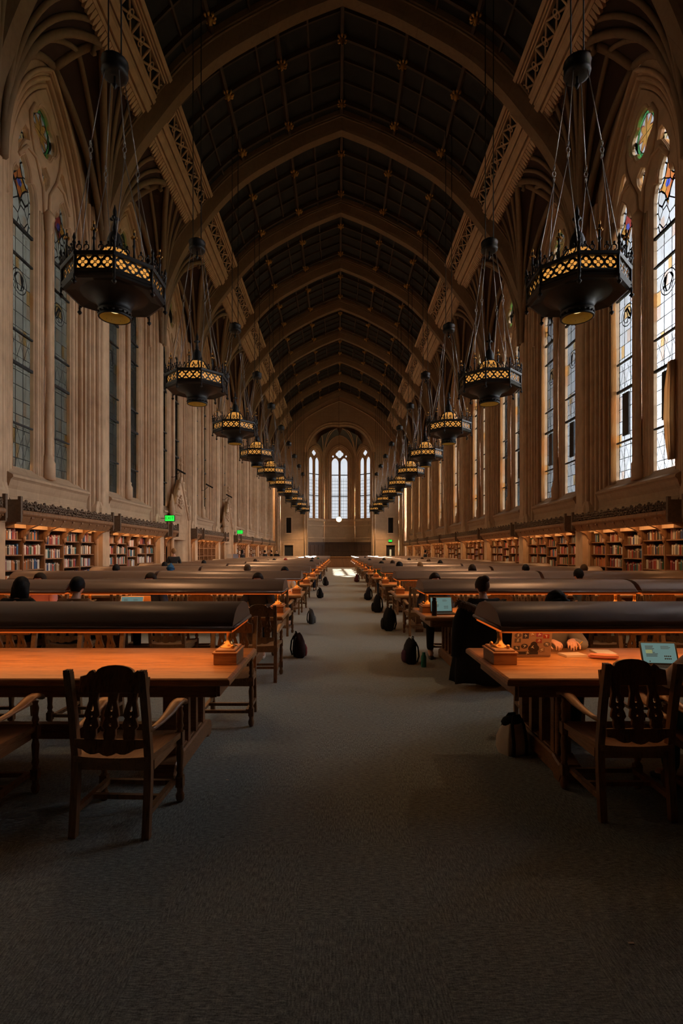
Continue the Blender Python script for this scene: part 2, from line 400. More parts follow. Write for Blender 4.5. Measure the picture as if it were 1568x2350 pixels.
# coffered crown between the pierced beams
IT = along(5.15); IB = along(5.92)
def ceiling_bay():
    b = MB(); hl = BAY/2
    rings = []
    for s in (-1, 1):
        for i in (range(IT, -1, -1) if s < 0 else range(1, IT+1)):
            x, z = off(i, .62); rings.append([(s*x, -hl, z), (s*x, hl, z)])
    b.loft(rings, 0, False, False, False)
    # arc-length stations
    L = [0]
    for i in range(1, IT+1): L.append(L[-1]+math.dist(HALF[i], HALF[i-1]))
    def stat(f):
        t = f*L[-1]; return min(range(IT+1), key=lambda i: abs(L[i]-t))
    for k in range(0, 7):
        i = stat(k/6.0); strong = k % 2 == 0; w = .085 if strong else .05; h = .16 if strong else .09
        for s in ((1,) if k == 0 else (-1, 1)):
            n = norm_at(i); x0, z0 = off(i, .62); x1, z1 = off(i, .62-h); tx, tz = (1, 0) if i == 0 else (n.y, -n.x)
            ring = [[(s*(x0+tx*w), y, z0+tz*w), (s*(x1+tx*w*.6), y, z1+tz*w*.6), (s*(x1-tx*w*.6), y, z1-tz*w*.6), (s*(x0-tx*w), y, z0-tz*w)] for y in (-hl, hl)]
            b.loft(ring, 1, True, False, False)
    for k in range(0, 7):
        y = -hl + BAY*k/6; strong = k in (2, 5); w = .075 if strong else .045; h = .15 if strong else .08
        rings = []
        for s in (-1, 1):
            for i in (range(IT, -1, -1) if s < 0 else range(1, IT+1)):
                x0, z0 = off(i, .62); x1, z1 = off(i, .62-h)
                rings.append([(s*x0, y-w, z0), (s*x1, y-w*.6, z1), (s*x1, y+w*.6, z1), (s*x0, y+w, z0)])
        b.loft(rings, 1, False, False, False)
    return b, stat
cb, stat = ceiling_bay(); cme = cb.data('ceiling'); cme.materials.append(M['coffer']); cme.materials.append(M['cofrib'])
bo = MB()
bo.lathe([(.02,.16),(.05,.05),(.10,.0),(.12,-.04),(.07,-.10),(.03,-.17),(.005,-.22)], 8, 0)
for k in range(8):
    a = 2*PI*k/8; bo.ball((.16*cos(a), .16*sin(a), .02), .055, 0, 5); bo.tube([(.05*cos(a),.05*sin(a),0),(.15*cos(a),.15*sin(a),-.03),(.21*cos(a),.21*sin(a),.08)], [.02,.03,.01], 5)
bome = bo.data('boss'); bome.materials.append(M['gilt'])
for bi, y in enumerate(ALLB):
    c = struct(link('ceiling', cme, None, (XC, y, 0)))
    for k in (2, 5):
        for q in (0, 2, 4):
            for s in ((1,) if q == 0 else (-1, 1)):
                i = stat(q/6); x, z = off(i, .45)
                link('boss', bome, c, (s*x, -BAY/2+BAY*k/6, z))

# pierced longitudinal beams
def beam_side(s):
    b = MB(); hl = BAY/2
    T0 = Vector(off(IT, .42)); T1 = Vector(off(IB, .42)); d = (T1-T0); Ln = d.length; d.normalize(); n = Vector((-d.y, d.x)) * (1 if (-d.y) > 0 else -1)
    def P(t, o, y): p = T0 + d*(t*Ln) + n*o; return (s*p.x, y, p.y)
    b.loft([[P(t, .14, -hl), P(t, .14, hl)] for t in (-.02, 1.02)], 1, False, False, False)      # dark back
    def bar(t0, t1, o0, o1, y0=-hl, y1=hl, m=0):
        b.loft([[P(t0,o0,y), P(t1,o0,y), P(t1,o1,y), P(t0,o1,y)] for y in (y0, y1)], m, True, True, False)
    bar(-.03, .05, -.10, .16); bar(.07, .10, -.06, .14); bar(.12, .15, -.03, .14)
    bar(.44, .50, -.06, .14); bar(.52, .60, -.11, .14); bar(.62, .66, -.07, .14); bar(.68, .80, -.12, .14); bar(.82, .88, -.05, .14)
    nX = 7
    for k in range(nX):                                                                          # tracery crosses
        ya = -hl + BAY*k/nX; yb = ya + BAY/nX; ym = (ya+yb)/2
        for A, B in (((.15, ya), (.44, yb)), ((.44, ya), (.15, yb))):
            b.tube([P(A[0], .02, A[1]), P(.295, .02, ym), P(B[0], .02, B[1])], .035, 4)
        b.tube([P(.15, .02, ya), P(.44, .02, ya)], .04, 4)
        b.tube([P(.295+.085*cos(q*PI/6), .0, ym+.09*sin(q*PI/6)) for q in range(13)], .022, 4)
    m = 38
    for k in range(m):                                                                           # hanging scallops
        y = -hl + BAY*(k+.5)/m; w = BAY/m*.42
        pts = [P(.88, -.02, y-w), P(.97, -.02, y-w), P(1.05, -.02, y-w*.5), P(1.07, -.02, y), P(1.05, -.02, y+w*.5), P(.97, -.02, y+w), P(.88, -.02, y+w)]
        q = [P(.88, .08, y-w), P(.97, .08, y-w), P(1.05, .08, y-w*.5), P(1.07, .08, y), P(1.05, .08, y+w*.5), P(.97, .08, y+w), P(.88, .08, y+w)]
        b.loft([pts, q], 0, True, True, False)
    return b.data('trim')
nt = len(PIERS)+1
for s in (-1, 1):
    me = beam_side(s); me.materials.append(M['carved']); me.materials.append(M['coffer'])
    for y in ALLB: nt += 1; struct(link('trim_%d' % nt, me, None, (XC, y, 0)))

# side vaults: fans from each pier
def fan(s):
    b = MB(); hu = BAY/2-.14; bx, bz = off(IB, .55); wx, wz = 7.72, 14.55
    B = []
    for k in range(7):
        f = k/6; B.append((0.0, wx+(bx-wx)*f, wz+(bz-wz)*sin(f*PI/2)))
    for k in range(1, 9): B.append((hu*k/8, bx, bz))
    S = Vector((hu, 7.46, 10.3)); th = math.radians(74); n = 14
    for q in (-1, 1):
        cur = []
        for u, w, z in B:
            row = []
            for k in range(n+1):
                a = th*k/n; h = (1-cos(a))/(1-cos(th)); v = sin(a)/sin(th)
                row.append((s*(S.y+(w-S.y)*h), q*(S.x+(u-S.x)*h), S.z+(z-S.z)*v))
            cur.append(row)
        b.loft(cur, 0, False, False, True)
        for i in (0, 3, 6, 8, 10, 12):
            r = .10 if i in (0, 6) else .07
            b.tube([(x-s*.02, y, z-.03) for x, y, z in cur[i]], r, 6, 1)
    b.tube([(s*(w-.03), u, z-.04) for u, w, z in B[:7]], .11, 6, 1)
    u, w, z = B[5]; b.lathe([(.01,-.34),(.09,-.26),(.05,-.18),(.13,-.08),(.11,0)], 7, 1, Matrix.Translation((s*w, 0, z)))
    return b.data('ceiling')
for s in (-1, 1):
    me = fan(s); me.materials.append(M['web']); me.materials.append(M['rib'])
    for y in ALLB: struct(link('ceiling', me, None, (XC, y, 0)))

# ------------------------------------------------------------------ side walls with their windows
HW, ZS, RISE = 1.40, 10.55, 3.2
ZSILL = 3.70
def arch_path(o, z0, n=14, hw=HW, rise=RISE, zs=ZS):
    Rr = (hw*hw+rise*rise)/(2*hw); c = hw-Rr
    a1 = math.acos(max(-1, min(1, (Rr-hw)/(Rr+o))))
    right = [(hw+o, z0)] + [(c+(Rr+o)*cos(a1*k/n), zs+(Rr+o)*sin(a1*k/n)) for k in range(n+1)]
    right[-1] = (0.0, right[-1][1])
    return [(-u, z) for u, z in right] + right[-2::-1]
def jamb_profile():
    pr = [(0, 8.10), (0, 7.99)]
    for k in range(3):
        o, w = .15*k, 7.99-.08*k
        pr += [(o+.055-.05*cos(PI*a/6), w-.05*sin(PI*a/6)) for a in range(7)]
        pr += [(o+.15, w), (o+.15, w-.08)]
    return pr + [(.49, 7.745)]
JP = jamb_profile()
def wall_bay(s, base=2.3):
    b = MB(); hl = BAY/2
    b.loft([[(s*w, u, z) for u, z in arch_path(o, 3.3)] for o, w in JP], 0, False, False, False)
    # spandrel sheet from the arch out to the bay line
    inner = arch_path(.45, base); outer = []; nn = len(inner); hn = nn//2
    for i, (u, z) in enumerate(inner):
        sg = -1 if i < hn else 1; k = i if i <= hn else nn-1-i
        if k <= 1: outer.append((sg*hl, z))
        else:
            f = (k-1)/(hn-1)
            outer.append((sg*hl, ZS+(14.9-ZS)*min(1, f*1.6)) if f < .625 else (sg*hl*(1-(f-.625)/.375), 14.9))
    b.loft([[(s*7.75, u, z) for u, z in inner], [(s*7.75, u, z) for u, z in outer]], 1, False, False, False)
    b.box(min(s*7.70,s*8.2), max(s*7.70,s*8.2), -hl, hl, 14.7, 20.4, 1)          # closed wall above the vault
    # label moulding round the head
    b.tube([(s*7.73, u, z) for u, z in arch_path(.52, 9.9)], .055, 6)
    # sill and plinth
    pr = [(8.2,3.74),(8.0,3.72),(7.78,3.52),(7.62,3.44),(7.60,3.38),(7.66,3.32),(7.70,3.20),(7.74,3.12),(7.74,2.98),(7.60,2.74),(7.57,2.60),(7.57,2.2),(8.0,2.2)]
    b.loft([[(s*w, u, z) for w, z in pr] for u in (-1.87, 1.87)], 1, False, False, False)
    for u in (-1.87, 1.87):
        b.add([(s*w, u, z) for w, z in pr]+[(s*8.2, u, 2.2)], [tuple(range(len(pr)+1))], 1)
    b.box(min(s*7.99,s*8.3), max(s*7.99,s*8.3), -hl, hl, 0, 3.72, 1)
    # half piers, stepped with attached shafts
    pp = [(0,7.48),(.17,7.48),(.21,7.52),(.21,7.56)] + [(.29-.07*cos(PI*a/5), 7.58-.07*sin(PI*a/5)) for a in range(6)] + [(.37,7.58),(.37,7.66)] + [(.45-.065*cos(PI*a/5), 7.66-.065*sin(PI*a/5)) for a in range(6)] + [(.53,7.66),(.53,7.70)] + [(.60-.05*cos(PI*a/5), 7.71-.05*sin(PI*a/5)) for a in range(6)] + [(.66,7.74)]
    for q in (-1, 1):
        b.loft([[(s*w, q*(hl-o), z) for o, w in pp] for z in (2.25, 12.2)], 0, False, False, False)
        b.loft([[(s*w, q*(hl-o), z) for o, w in ((0,7.46),(.24,7.46),(.24,7.6),(.30,7.6),(.30,8.0))] for z in (0, 2.3)], 0, False, False, False)
        b.box(*sorted((s*7.44, s*7.8)), *sorted((q*(hl-.32), q*hl)), 2.3, 2.42, 0)
        # plinth blocks where the shafts land
        b.loft([[(s*(7.46+g), q*(hl-.0), z), (s*(7.46+g), q*(hl-.30+g), z), (s*7.52, q*(hl-.34+g), z), (s*7.54, q*(hl-.50+g), z), (s*7.74, q*(hl-.56+g), z)] for z, g in ((2.42, 0), (3.0, 0), (3.2, .07))], 0, False, False, False)
    return b.data('wall')
def tracery(s):
    """stone tracery: two lights and a lobed eye, three layers of plate"""
    def light(c, g):
        hw = .455+g; z0 = ZSILL-.1; zs = 10.40; L = [(c-hw, z0), (c+hw, z0)]
        rise = 1.10+g*.6; Rr = (hw*hw+rise*rise)/(2*hw)
        for k in range(25):
            f = k/24; f2 = f if f <= .5 else 1-f; a1 = math.acos((Rr-hw)/Rr)
            u = hw-Rr+Rr*cos(a1*f2*2); z = Rr*sin(a1*f2*2)
            cusp = math.exp(-((f2-.30)/.035)**2)*.20 if g < .1 else math.exp(-((f2-.30)/.05)**2)*.12
            bulge = 1+.03*sin(PI*min(1, f2/.30))-cusp
            u *= bulge; z *= (bulge if f2 < .42 else 1)
            L.append((c+(u if f <= .5 else -u), zs+z))
        return L
    b = MB(); me_out = arch_path(.12, ZSILL-.35)
    for w, ext, g in ((8.0, .04, 0), (7.955, .02, .03), (7.925, .02, .055)):
        eye = [(x*.95, 12.74+(y-12.74)*1.06) for x, y in foil(0, 12.74, .58+g*.6, 4, .31+g*.6)]
        holes = [light(-.91, g), light(.91, g), eye]
        for q in (-1, 1):
            holes.append([(q*x, y) for x, y in shift([(.70,12.02),(.88,11.90),(1.06,11.62),(1.20,11.30),(1.20,11.62),(1.04,12.02),(.90,12.26),(.78,12.24)], g*.4-.01)])
        holes.append(shift([(0,11.20),(.17,11.48),(.20,11.70),(0,11.84),(-.20,11.70),(-.17,11.48)], g*.3))
        # plate is drawn in (u, z); turn it so local x->u, y->z, thickness->w
        Mx = Matrix(((0,0,s,s*w),(1,0,0,0),(0,1,0,0),(0,0,0,1)))
        b.mesh(plate([me_out]+holes, ext, .012), Mx)
    for w, g in ((7.955, .018), (7.925, .043), (7.90, .075)):                       # rolls round the lights and the eye
        for c in (-.91, .91): b.tube([(s*w, u, z) for u, z in light(c, g)[1:]]+[(s*w, c-(.455+g), ZSILL-.1)], .019, 5)
        eye = [(x*.95, 12.74+(y-12.74)*1.06) for x, y in foil(0, 12.74, .58+g*.9, 4, .31+g*.9)]
        b.tube([(s*w, u, z) for u, z in eye+eye[:1]], .021, 5)
    # attached shaft on the mullion, with base and capital
    b.lathe([(.17,3.55),(.17,4.0),(.12,4.1),(.14,4.16),(.09,4.22),(.085,10.1),(.12,10.16),(.10,10.22),(.13,10.40),(.17,10.5),(.15,10.58),(.05,10.7)], 10, 0, Matrix.Translation((s*7.83, 0, 0)))
    for q in (-1, 1):
        for du, r in ((.19, .04), (.29, .03)):
            b.tube([(s*7.90, q*du, 3.6), (s*7.90, q*du, 10.5)], r, 6)
        # curling ribs in the head
        b.tube([(s*7.88, q*.10, 10.5), (s*7.88, q*.16, 11.2), (s*7.88, q*.48, 11.75), (s*7.88, q*.86, 11.75), (s*7.88, q*1.2, 11.3)], .05, 6)
        b.tube([(s*7.88, q*.48, 11.75), (s*7.88, q*.66, 12.2), (s*7.88, q*.74, 12.7), (s*7.88, q*.52, 13.1)], .045, 6)
    return b.data('tracery')
def plain(name, mat, *a):
    b = MB(); b.box(*a); return struct(b.obj(name, mat))
for s, nm in ((-1, 'left'), (1, 'right')):
    me = wall_bay(s); me.materials.append(M['carved']); me.materials.append(M['stone'])
    tr = tracery(s); tr.materials.append(M['carved'])
    g = MB(); L = arch_path(.03, ZSILL-.2); g.add([(s*8.05, u, z) for u, z in L], [tuple(range(len(L)))]); gm = g.data('pane'); gm.materials.append(M['glass'])
    bars = MB()
    for z in (4.78, 6.25, 7.05, 8.9, 9.65):
        th = .035 if z in (6.25, 9.65) else .02
        for q in (-1, 1): bars.box(*sorted((s*7.96, s*8.02)), *sorted((q*.43, q*1.39)), z-th, z+th)
    bm_ = bars.data('saddle_bar'); bm_.materials.append(M['lead'])
    vent = MB(); 
    for q in ((-1, 1) if s > 0 else ()): vent.box(s*7.99, s*8.035, *sorted((.91*q-.15, .91*q+.16)), 4.95, 6.15)
    vm = None
    if s > 0: vm = vent.data('vent_panel'); vm.materials.append(M['dark'])
    for k, y in enumerate(ALLB):
        struct(link('wall_%s' % nm, me, None, (XC, y, 0)))
        w = struct(link('window_%d' % (k+1 + (11 if s > 0 else 0)), tr, None, (XC, y, 0)))
        link('window_pane', gm, w); link('saddle_bar', bm_, w)
        if vm: link('vent_panel', vm, w)
# plain ends behind the camera, outer roof, floor
fl = MB(); fl.box(-8.6, 8.8, -3.2, 66, -.2, 0); struct(fl.obj('floor', M['carpet']))
plain('wall_left', M['stone'], XC-8.3, XC-7.6, -3.2, 6.1, 0, 20.4); plain('wall_right', M['stone'], XC+7.6, XC+8.3, -3.2, 6.1, 0, 20.4)  # unseen sides, blind and in stone to set how much light fills the foreground
plain('wall_back', M['panel'], XC-8.3, XC+8.3, -3.4, -3.0, 0, 20.4)  # unseen wall; dark panelling chosen to cut light bounced onto the chair backs
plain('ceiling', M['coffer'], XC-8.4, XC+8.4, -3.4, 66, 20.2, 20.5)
# one plain building block, added and sized to dim the left-hand windows
plain('exterior_shade_block', m_plain('shade_block_face', (.23,.21,.155), .9, 0, .3, .4), -30, -20, -12, 110, -4, 38)

gr = MB(); gr.box(-120, -8.7, -120, 200, -4.2, -4); gr.box(8.9, 120, -120, 200, -4.2, -4); gr.box(-8.7, 8.9, 66.2, 200, -4.2, -4); struct(gr.obj('ground', m_plain('dark_ground', (.05,.055,.035), .95)))  # outer ground, unseen, added dark so less light reaches the vault from below
# ------------------------------------------------------------------ end wall and apse
def prism_wall(name, loops, y, th, mat):
    Mx = Matrix(((1,0,0,XC),(0,0,1,y),(0,1,0,0),(0,0,0,1)))
    b = MB(); b.mesh(plate(loops, th/2), Mx); return b.obj(name, mat)
EH = 3.55
opening = arch_path(0, -.3, 16, EH, 2.95, 12.75)
full = [(-8.3,-.3),(8.3,-.3),(8.3,20.3),(-8.3,20.3)]
def rect(x0, x1, z0, z1): return [(x0,z0),(x1,z0),(x1,z1),(x0,z1)]
DX = (-5.70, 5.72)
holes = [opening] + [rect(x-.48, x+.48, -.1, 2.35) for x in DX] + [rect(x-.28, x+.28, 3.75, 5.45) for x in DX]
struct(prism_wall('wall_end', [full]+holes, YEND+.35, .7, M['stone']))
tm = MB()
prof = [(0,.0),(.06,-.05),(.14,-.06),(.2,0),(.26,-.05),(.34,-.08),(.44,-.04),(.5,0)]
tm.loft([[(XC+u, YEND+d, z) for u, z in arch_path(o, 0, 16, EH, 2.95, 12.75)] for o, d in prof], 0, False, False, True)
for q in (-1, 1):
    for o, r in ((.1,.07),(.38,.09)): tm.tube([(XC+q*(EH+o), YEND-.04, 0), (XC+q*(EH+o), YEND-.04, 12.75)], r, 8)
    for dx, r in ((6.72,.10),(6.92,.16),(7.16,.12)): tm.tube([(XC+q*dx, YEND-.06, 0), (XC+q*dx, YEND-.06, 14.2)], r, 8)
tm.tube([(XC+(1 if i>=0 else -1)*off(abs(i), -.5)[0], YEND-.02, off(abs(i), -.5)[1]) for i in list(range(len(HALF)-1,-1,-1))+[-i for i in range(1,len(HALF))]], .07, 6)
for z, h in ((3.0,.05),): tm.box(XC-6.6, XC-EH-.5, YEND-.03, YEND+.02, z, z+h); tm.box(XC+EH+.5, XC+6.6, YEND-.03, YEND+.02, z, z+h)
for x in DX:
    for d in (-.62, .52): tm.box(XC+x+d, XC+x+d+.10, YEND-.05, YEND+.05, 0, 2.45)
    tm.box(XC+x-.62, XC+x+.62, YEND-.07, YEND+.05, 2.40, 2.55); tm.box(XC+x-.40, XC+x+.40, YEND-.06, YEND+.05, 3.60, 3.74)
    for d in (-.38, .30): tm.box(XC+x+d, XC+x+d+.08, YEND-.03, YEND+.05, 3.7, 5.5)
    tm.box(XC+x-.40, XC+x+.40, YEND-.04, YEND+.05, 5.46, 5.56)
nt += 1; struct(tm.obj('trim_%d' % nt, M['carved']))
for k, x in enumerate(DX):
    d = MB(); d.box(XC+x-.52, XC+x+.52, YEND+.12, YEND+.18, 0, 2.40); dr = struct(d.obj('door_%d' % (k+1), M['dark']))
    h = MB(); h.tube([(XC+x-.35, YEND+.11, 1.0), (XC+x-.35, YEND+.06, 1.0), (XC+x-.35, YEND+.06, 1.2), (XC+x-.35, YEND+.11, 1.2)], .015, 6); h.obj('door_handle', M['brass'], dr)
    if k:
        p = MB(); p.box(XC+x-.12, XC+x+.08, YEND+.10, YEND+.12, 1.15, 1.9); p.obj('door_pane', M['doorlight'], dr)
    v = MB(); v.box(XC+x-.33, XC+x+.33, YEND+.25, YEND+.3, 3.7, 5.5); v.box(XC+x-.02, XC+x+.02, YEND+.2, YEND+.25, 3.7, 5.5, 0); struct(v.obj('window_%d' % (31+k), M['dark']))
# apse: three facets behind the opening
AY = YEND+2.35; AW = 1.86
facets = [((-EH-.45, YEND+.5), (-AW, AY)), ((-AW, AY), (AW, AY)), ((AW, AY), (EH+.45, YEND+.5))]
for k, (A, B) in enumerate(facets):
    A = Vector((A[0]+XC, A[1], 0)); B = Vector((B[0]+XC, B[1], 0)); c = (A+B)/2; ln = (B-A).length; ang = math.atan2(B.y-A.y, B.x-A.x)
    Mx = Matrix.Translation(c) @ Matrix.Rotation(ang, 4, 'Z') @ Matrix(((1,0,0,0),(0,0,1,0),(0,1,0,0),(0,0,0,1)))
    hw = 1.12 if k == 1 else .92
    op = arch_path(0, 5.45, 12, hw, hw*1.25, 12.35)
    b = MB(); b.mesh(plate([[(-ln/2-.02,-.3),(ln/2+.02,-.3),(ln/2+.02,17.5),(-ln/2-.02,17.5)], op], .25), Mx)
    struct(b.obj('wall_end', M['stone']))
    lw = .40 if k == 1 else .31; e = .52 if k == 1 else .44
    def lit(cx, g): return [(cx-lw-g, 5.5-g), (cx+lw+g, 5.5-g)] + [(cx+(lw+g)*cos(PI*q/14)*(1-.14*math.exp(-((abs(q-7)-3.2)/.8)**2)), 11.9+(.62 if k==1 else .6)*sin(PI*q/14)**.9+g) for q in range(15)]
    tr = MB()
    for w, g in ((.05, 0), (-.06, .05)):
        hs = [lit(-e, g), lit(e, g), foil(0, 12.98, (.46 if k == 1 else .34)+g, 4, (.25 if k == 1 else .19)+g)]
        if k == 1: hs += [circ(q*.76, 12.72, .11+g*.3, 10, .15) for q in (-1, 1)]
        tr.mesh(plate([arch_path(.03, 5.3, 12, hw, hw*1.25, 12.35)]+hs, .06, .01), Mx @ Matrix.Translation((0,0,w)))
    for o, w in ((.10, -.28), (.26, -.30)):
        tr.tube([Mx @ Vector((u, z, w)) for u, z in arch_path(o, 5.3, 12, hw, hw*1.25, 12.35)], .06, 6)
    tr.tube([Mx @ Vector((0, z, -.12)) for z in (5.3, 12.3)], .07, 6)
    tr.mesh(plate([[(-hw-.5,5.15),(hw+.5,5.15),(hw+.5,5.4),(-hw-.5,5.4)]], .12), Mx @ Matrix.Translation((0,0,-.3)))
    for z in (4.55, 3.15): tr.mesh(plate([rect(-ln/2, ln/2, z, z+.16)], .09), Mx @ Matrix.Translation((0,0,-.26)))
    wn = struct(tr.obj('window_%d' % (33+k), M['carved']))
    p = MB(); p.mesh(plate([arch_path(.02, 5.3, 12, hw, hw*1.25, 12.35)], .004)); o = p.obj('window_pane', M['apseglass'], wn); o.matrix_world = Mx @ Matrix(((1,0,0,0),(0,1,0,0),(0,0,1,.16),(0,0,0,1)))
    br = MB()
    for z in (8.1, 10.55):
        for q in (-1, 1): br.mesh(plate([rect(q*e-lw, q*e+lw, z-.05, z+.05)], .02), Mx @ Matrix.Translation((0,0,.02)))
    br.obj('saddle_bar', M['lead'], wn)
    pn = MB(); n = max(2, int(ln/.5))
    pn.mesh(plate([rect(-ln/2, ln/2, 0, 2.65)], .03), Mx @ Matrix.Translation((0,0,-.3)))
    for q in range(n):
        for zz in ((.1,.8),(.9,1.6),(1.7,2.4)): pn.mesh(plate([rect(-ln/2+ln*q/n+.05, -ln/2+ln*(q+1)/n-.05, *zz)], .02, .01), Mx @ Matrix.Translation((0,0,-.34)))
    pn.mesh(plate([rect(-ln/2, ln/2, 2.6, 2.75)], .08), Mx @ Matrix.Translation((0,0,-.34)))
    nt += 1; struct(pn.obj('trim_%d' % nt, M['panel']))
vt = MB()      # apse vault
apex = Vector((XC, YEND+.3, 15.6)); top = []
cols = [Vector((XC-EH, YEND+.5, 12.6)), Vector((XC-AW, AY-.26, 11.9)), Vector((XC+AW, AY-.26, 11.9)), Vector((XC+EH, YEND+.5, 12.6))]
def bow(a, b_, n=8, k=.55): 
    out = []
    for i in range(n+1):
        t = PI/2*i/n; out.append(Vector((a.x+(b_.x-a.x)*(1-cos(t)), a.y+(b_.y-a.y)*(1-cos(t)), a.z+(b_.z-a.z)*sin(t))))
    return out
crest = [Vector((XC-2.0, YEND+.2, 14.7)), Vector((XC-.9, YEND+.3, 15.3)), Vector((XC-.3, YEND+.4, 15.55)), Vector((XC, YEND+1.6, 15.0)), Vector((XC+.3, YEND+.4, 15.55)), Vector((XC+.9, YEND+.3, 15.3)), Vector((XC+2.0, YEND+.2, 14.7))]
fanl = [bow(cols[1], c) for c in crest[:4]]; fanr = [bow(cols[2], c) for c in crest[3:]]
side_l = [bow(cols[0], crest[0])]; side_r = [bow(cols[3], crest[6])]
wl = [bow(cols[1], Vector((XC-2.7, YEND+1.5, 14.0)))]; wr = [bow(cols[2], Vector((XC+2.7, YEND+1.5, 14.0)))]
for rows in (wl+fanl, fanr+wr): vt.loft([[tuple(p) for p in r] for r in rows], 0, False, False, True)
for rows in (fanl, fanr, wl, wr):
    for r in rows: vt.tube([p-Vector((0,.04,.02)) for p in r], .055, 6, 1)
vt.box(XC-4.2, XC+4.2, YEND+.4, AY+.6, 16.2, 16.5, 0)
for q in (-1, 1): vt.tube([(XC+q*AW, AY-.3, 0), (XC+q*AW, AY-.3, 12)], .09, 8, 1); vt.tube([(XC+q*(AW+.12), AY-.33, 0), (XC+q*(AW+.12), AY-.33, 12)], .06, 8, 1)
struct(vt.obj('ceiling', [m_plain('apse_web', (.10,.095,.085), .9, 0, .2, 2), M['carved']]))
plain('wall_end', M['stone'], XC-4.6, XC-4.3, YEND+.4, AY+1.0, 0, 17); plain('wall_end', M['stone'], XC+4.3, XC+4.6, YEND+.4, AY+1.0, 0, 17)
ORD = ['first','second','third','fourth','fifth','sixth','seventh','eighth','ninth','tenth','eleventh','twelfth','thirteenth','fourteenth','fifteenth','sixteenth','seventeenth','eighteenth','nineteenth','twentieth','twenty-first','twenty-second','twenty-third','twenty-fourth']
SIDE = {-1: 'left', 1: 'right'}
# ------------------------------------------------------------------ bookcases
SHELVES = [.13, .49, .86, 1.22, 1.58, 1.94]
def sec_drop(k, n): return -.10 if (n == 5 and k == 2) else 0
def make_bookcase(n, W, label, cat, glazed=False):
    r = thing('bookcase', label, cat, (0, -60, 0)); h = n*W/2
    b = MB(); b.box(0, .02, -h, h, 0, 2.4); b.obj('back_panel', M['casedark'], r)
    for k in range(n+1):
        b = MB(); y = -h+W*k; b.box(.02, .30, y-.025, y+.025, 0, 2.32); b.box(.30, .315, y-.018, y+.018, 0, 2.0); b.obj('divider', M['case'], r)
        c = [(.29,1.98),(.34,1.98),(.36,2.03),(.40,2.08),(.42,2.14),(.50,2.21),(.62,2.26),(.74,2.29),(.74,2.34),(.29,2.34)]
        b = MB(); b.mesh(plate([c], .04, .006), Matrix(((1,0,0,0),(0,0,1,y),(0,1,0,0),(0,0,0,1)))); b.lathe([(.01,-.12),(.04,-.06),(.045,0),(.03,.05)], 6, 0, Matrix.Translation((.335,y,1.97))); b.obj('bracket', M['case'], r)
    for k in range(n):
        for z in SHELVES:
            b = MB(); z += sec_drop(k, n); b.box(.02, .295, -h+W*k+.025, -h+W*(k+1)-.025, z-.028, z); b.obj('shelf', M['case'], r)
    e = h+.03
    pr = [(0,2.34),(.69,2.34),(.69,2.265),(.72,2.265),(.735,2.30),(.82,2.44),(.86,2.46),(.88,2.49),(.88,2.54),(.85,2.57),(.80,2.57),(.80,2.60),(0,2.60)]
    b = MB(); b.loft([[(x, y, z) for x, z in pr] for y in (-e, e)], 0, True, True, False)
    q = 2*n
    for k in range(q+1):
        y = -e+2*e*k/q; b.tube([(.715, y, 2.30), (.80, y, 2.425)], .022, 4); b.box(.79, .83, y-.05, y+.05, 2.40, 2.455)
    b.obj('canopy', M['case'], r)
    b = MB(); Rn = random.Random(5)
    b.box(.79, .81, -e, e, 2.58, 2.72)
    m = int(e*2/.075)
    for k in range(m):                                        # carved leaf scroll
        y = -e+.04+(2*e-.08)*(k+.5)/m
        for z0 in (2.61, 2.675, 2.735):
            a = Rn.uniform(0, 6.28); rr = .05
            b.tube([(.815, y+rr*cos(a), z0+rr*sin(a)), (.845, y+Rn.uniform(-.02,.02), z0+Rn.uniform(-.02,.02)), (.815, y-rr*cos(a+.6), z0-rr*sin(a+.6))], [.012,.024,.010], 4)
        if k % 5 == 2: b.ball((.815, y, 2.785), .035, 0, 5); b.tube([(.81,y-.07,2.72),(.82,y,2.775),(.81,y+.07,2.72)], .022, 4)
    b.obj('frieze', M['frieze'], r)
    for s in (-1, 1):
        b = MB(); b.box(.0, .86, *sorted((s*e, s*(e+.05))), 2.30, 2.80); b.box(.80, .87, *sorted((s*(e-.01), s*(e+.06))), 2.36, 2.87); b.box(0, .07, *sorted((s*(e-.01), s*(e+.06))), 2.5, 2.87); b.obj('end_panel', M['frieze'], r)
    b = MB(); b.box(.62, .66, -h+.1, h-.1, 2.315, 2.337); b.obj('light_strip', M['shelfglow'], r)
    if glazed:
        for k in range(n):
            y0, y1 = -h+W*k+.03, -h+W*(k+1)-.03; b = MB()
            hs = [rect(y0+.05+(y1-y0-.1)*i/3+.012, y0+.05+(y1-y0-.1)*(i+1)/3-.012, .12+.43*j+.015, .12+.43*(j+1)-.015) for i in range(3) for j in range(5)]
            b.mesh(plate([rect(y0, y1, .05, 2.32)]+hs, .015), Matrix(((0,0,1,.33),(1,0,0,0),(0,1,0,0),(0,0,0,1)))); d = b.obj('case_door', M['boxwood'], r)
            b = MB(); b.ball((.36, y1-.03, 1.2), .018, 0, 6); b.obj('knob', M['brass'], d)
    return r
def bc_loc(s, y): return ((XC - 7.98) if s < 0 else (XC + 7.98), y, 0)
BC = make_bookcase(5, .92, '', 'bookcase'); BCN = make_bookcase(1, .74, '', 'bookcase'); BCG = make_bookcase(5, .92, '', 'bookcase', True)
CASES = []      # (side, y, sections, width, bay index)
def put_case(src, s, y, label, n, W, bi, first=[]):
    rz = 0 if s < 0 else PI
    if src not in first: first.append(src); o = src; o.location = bc_loc(s, y); o.rotation_euler = (0,0,rz); o['label'] = label
    else: o = dup(src, bc_loc(s, y), rz, label)
    CASES.append((s, y, n, W, bi))
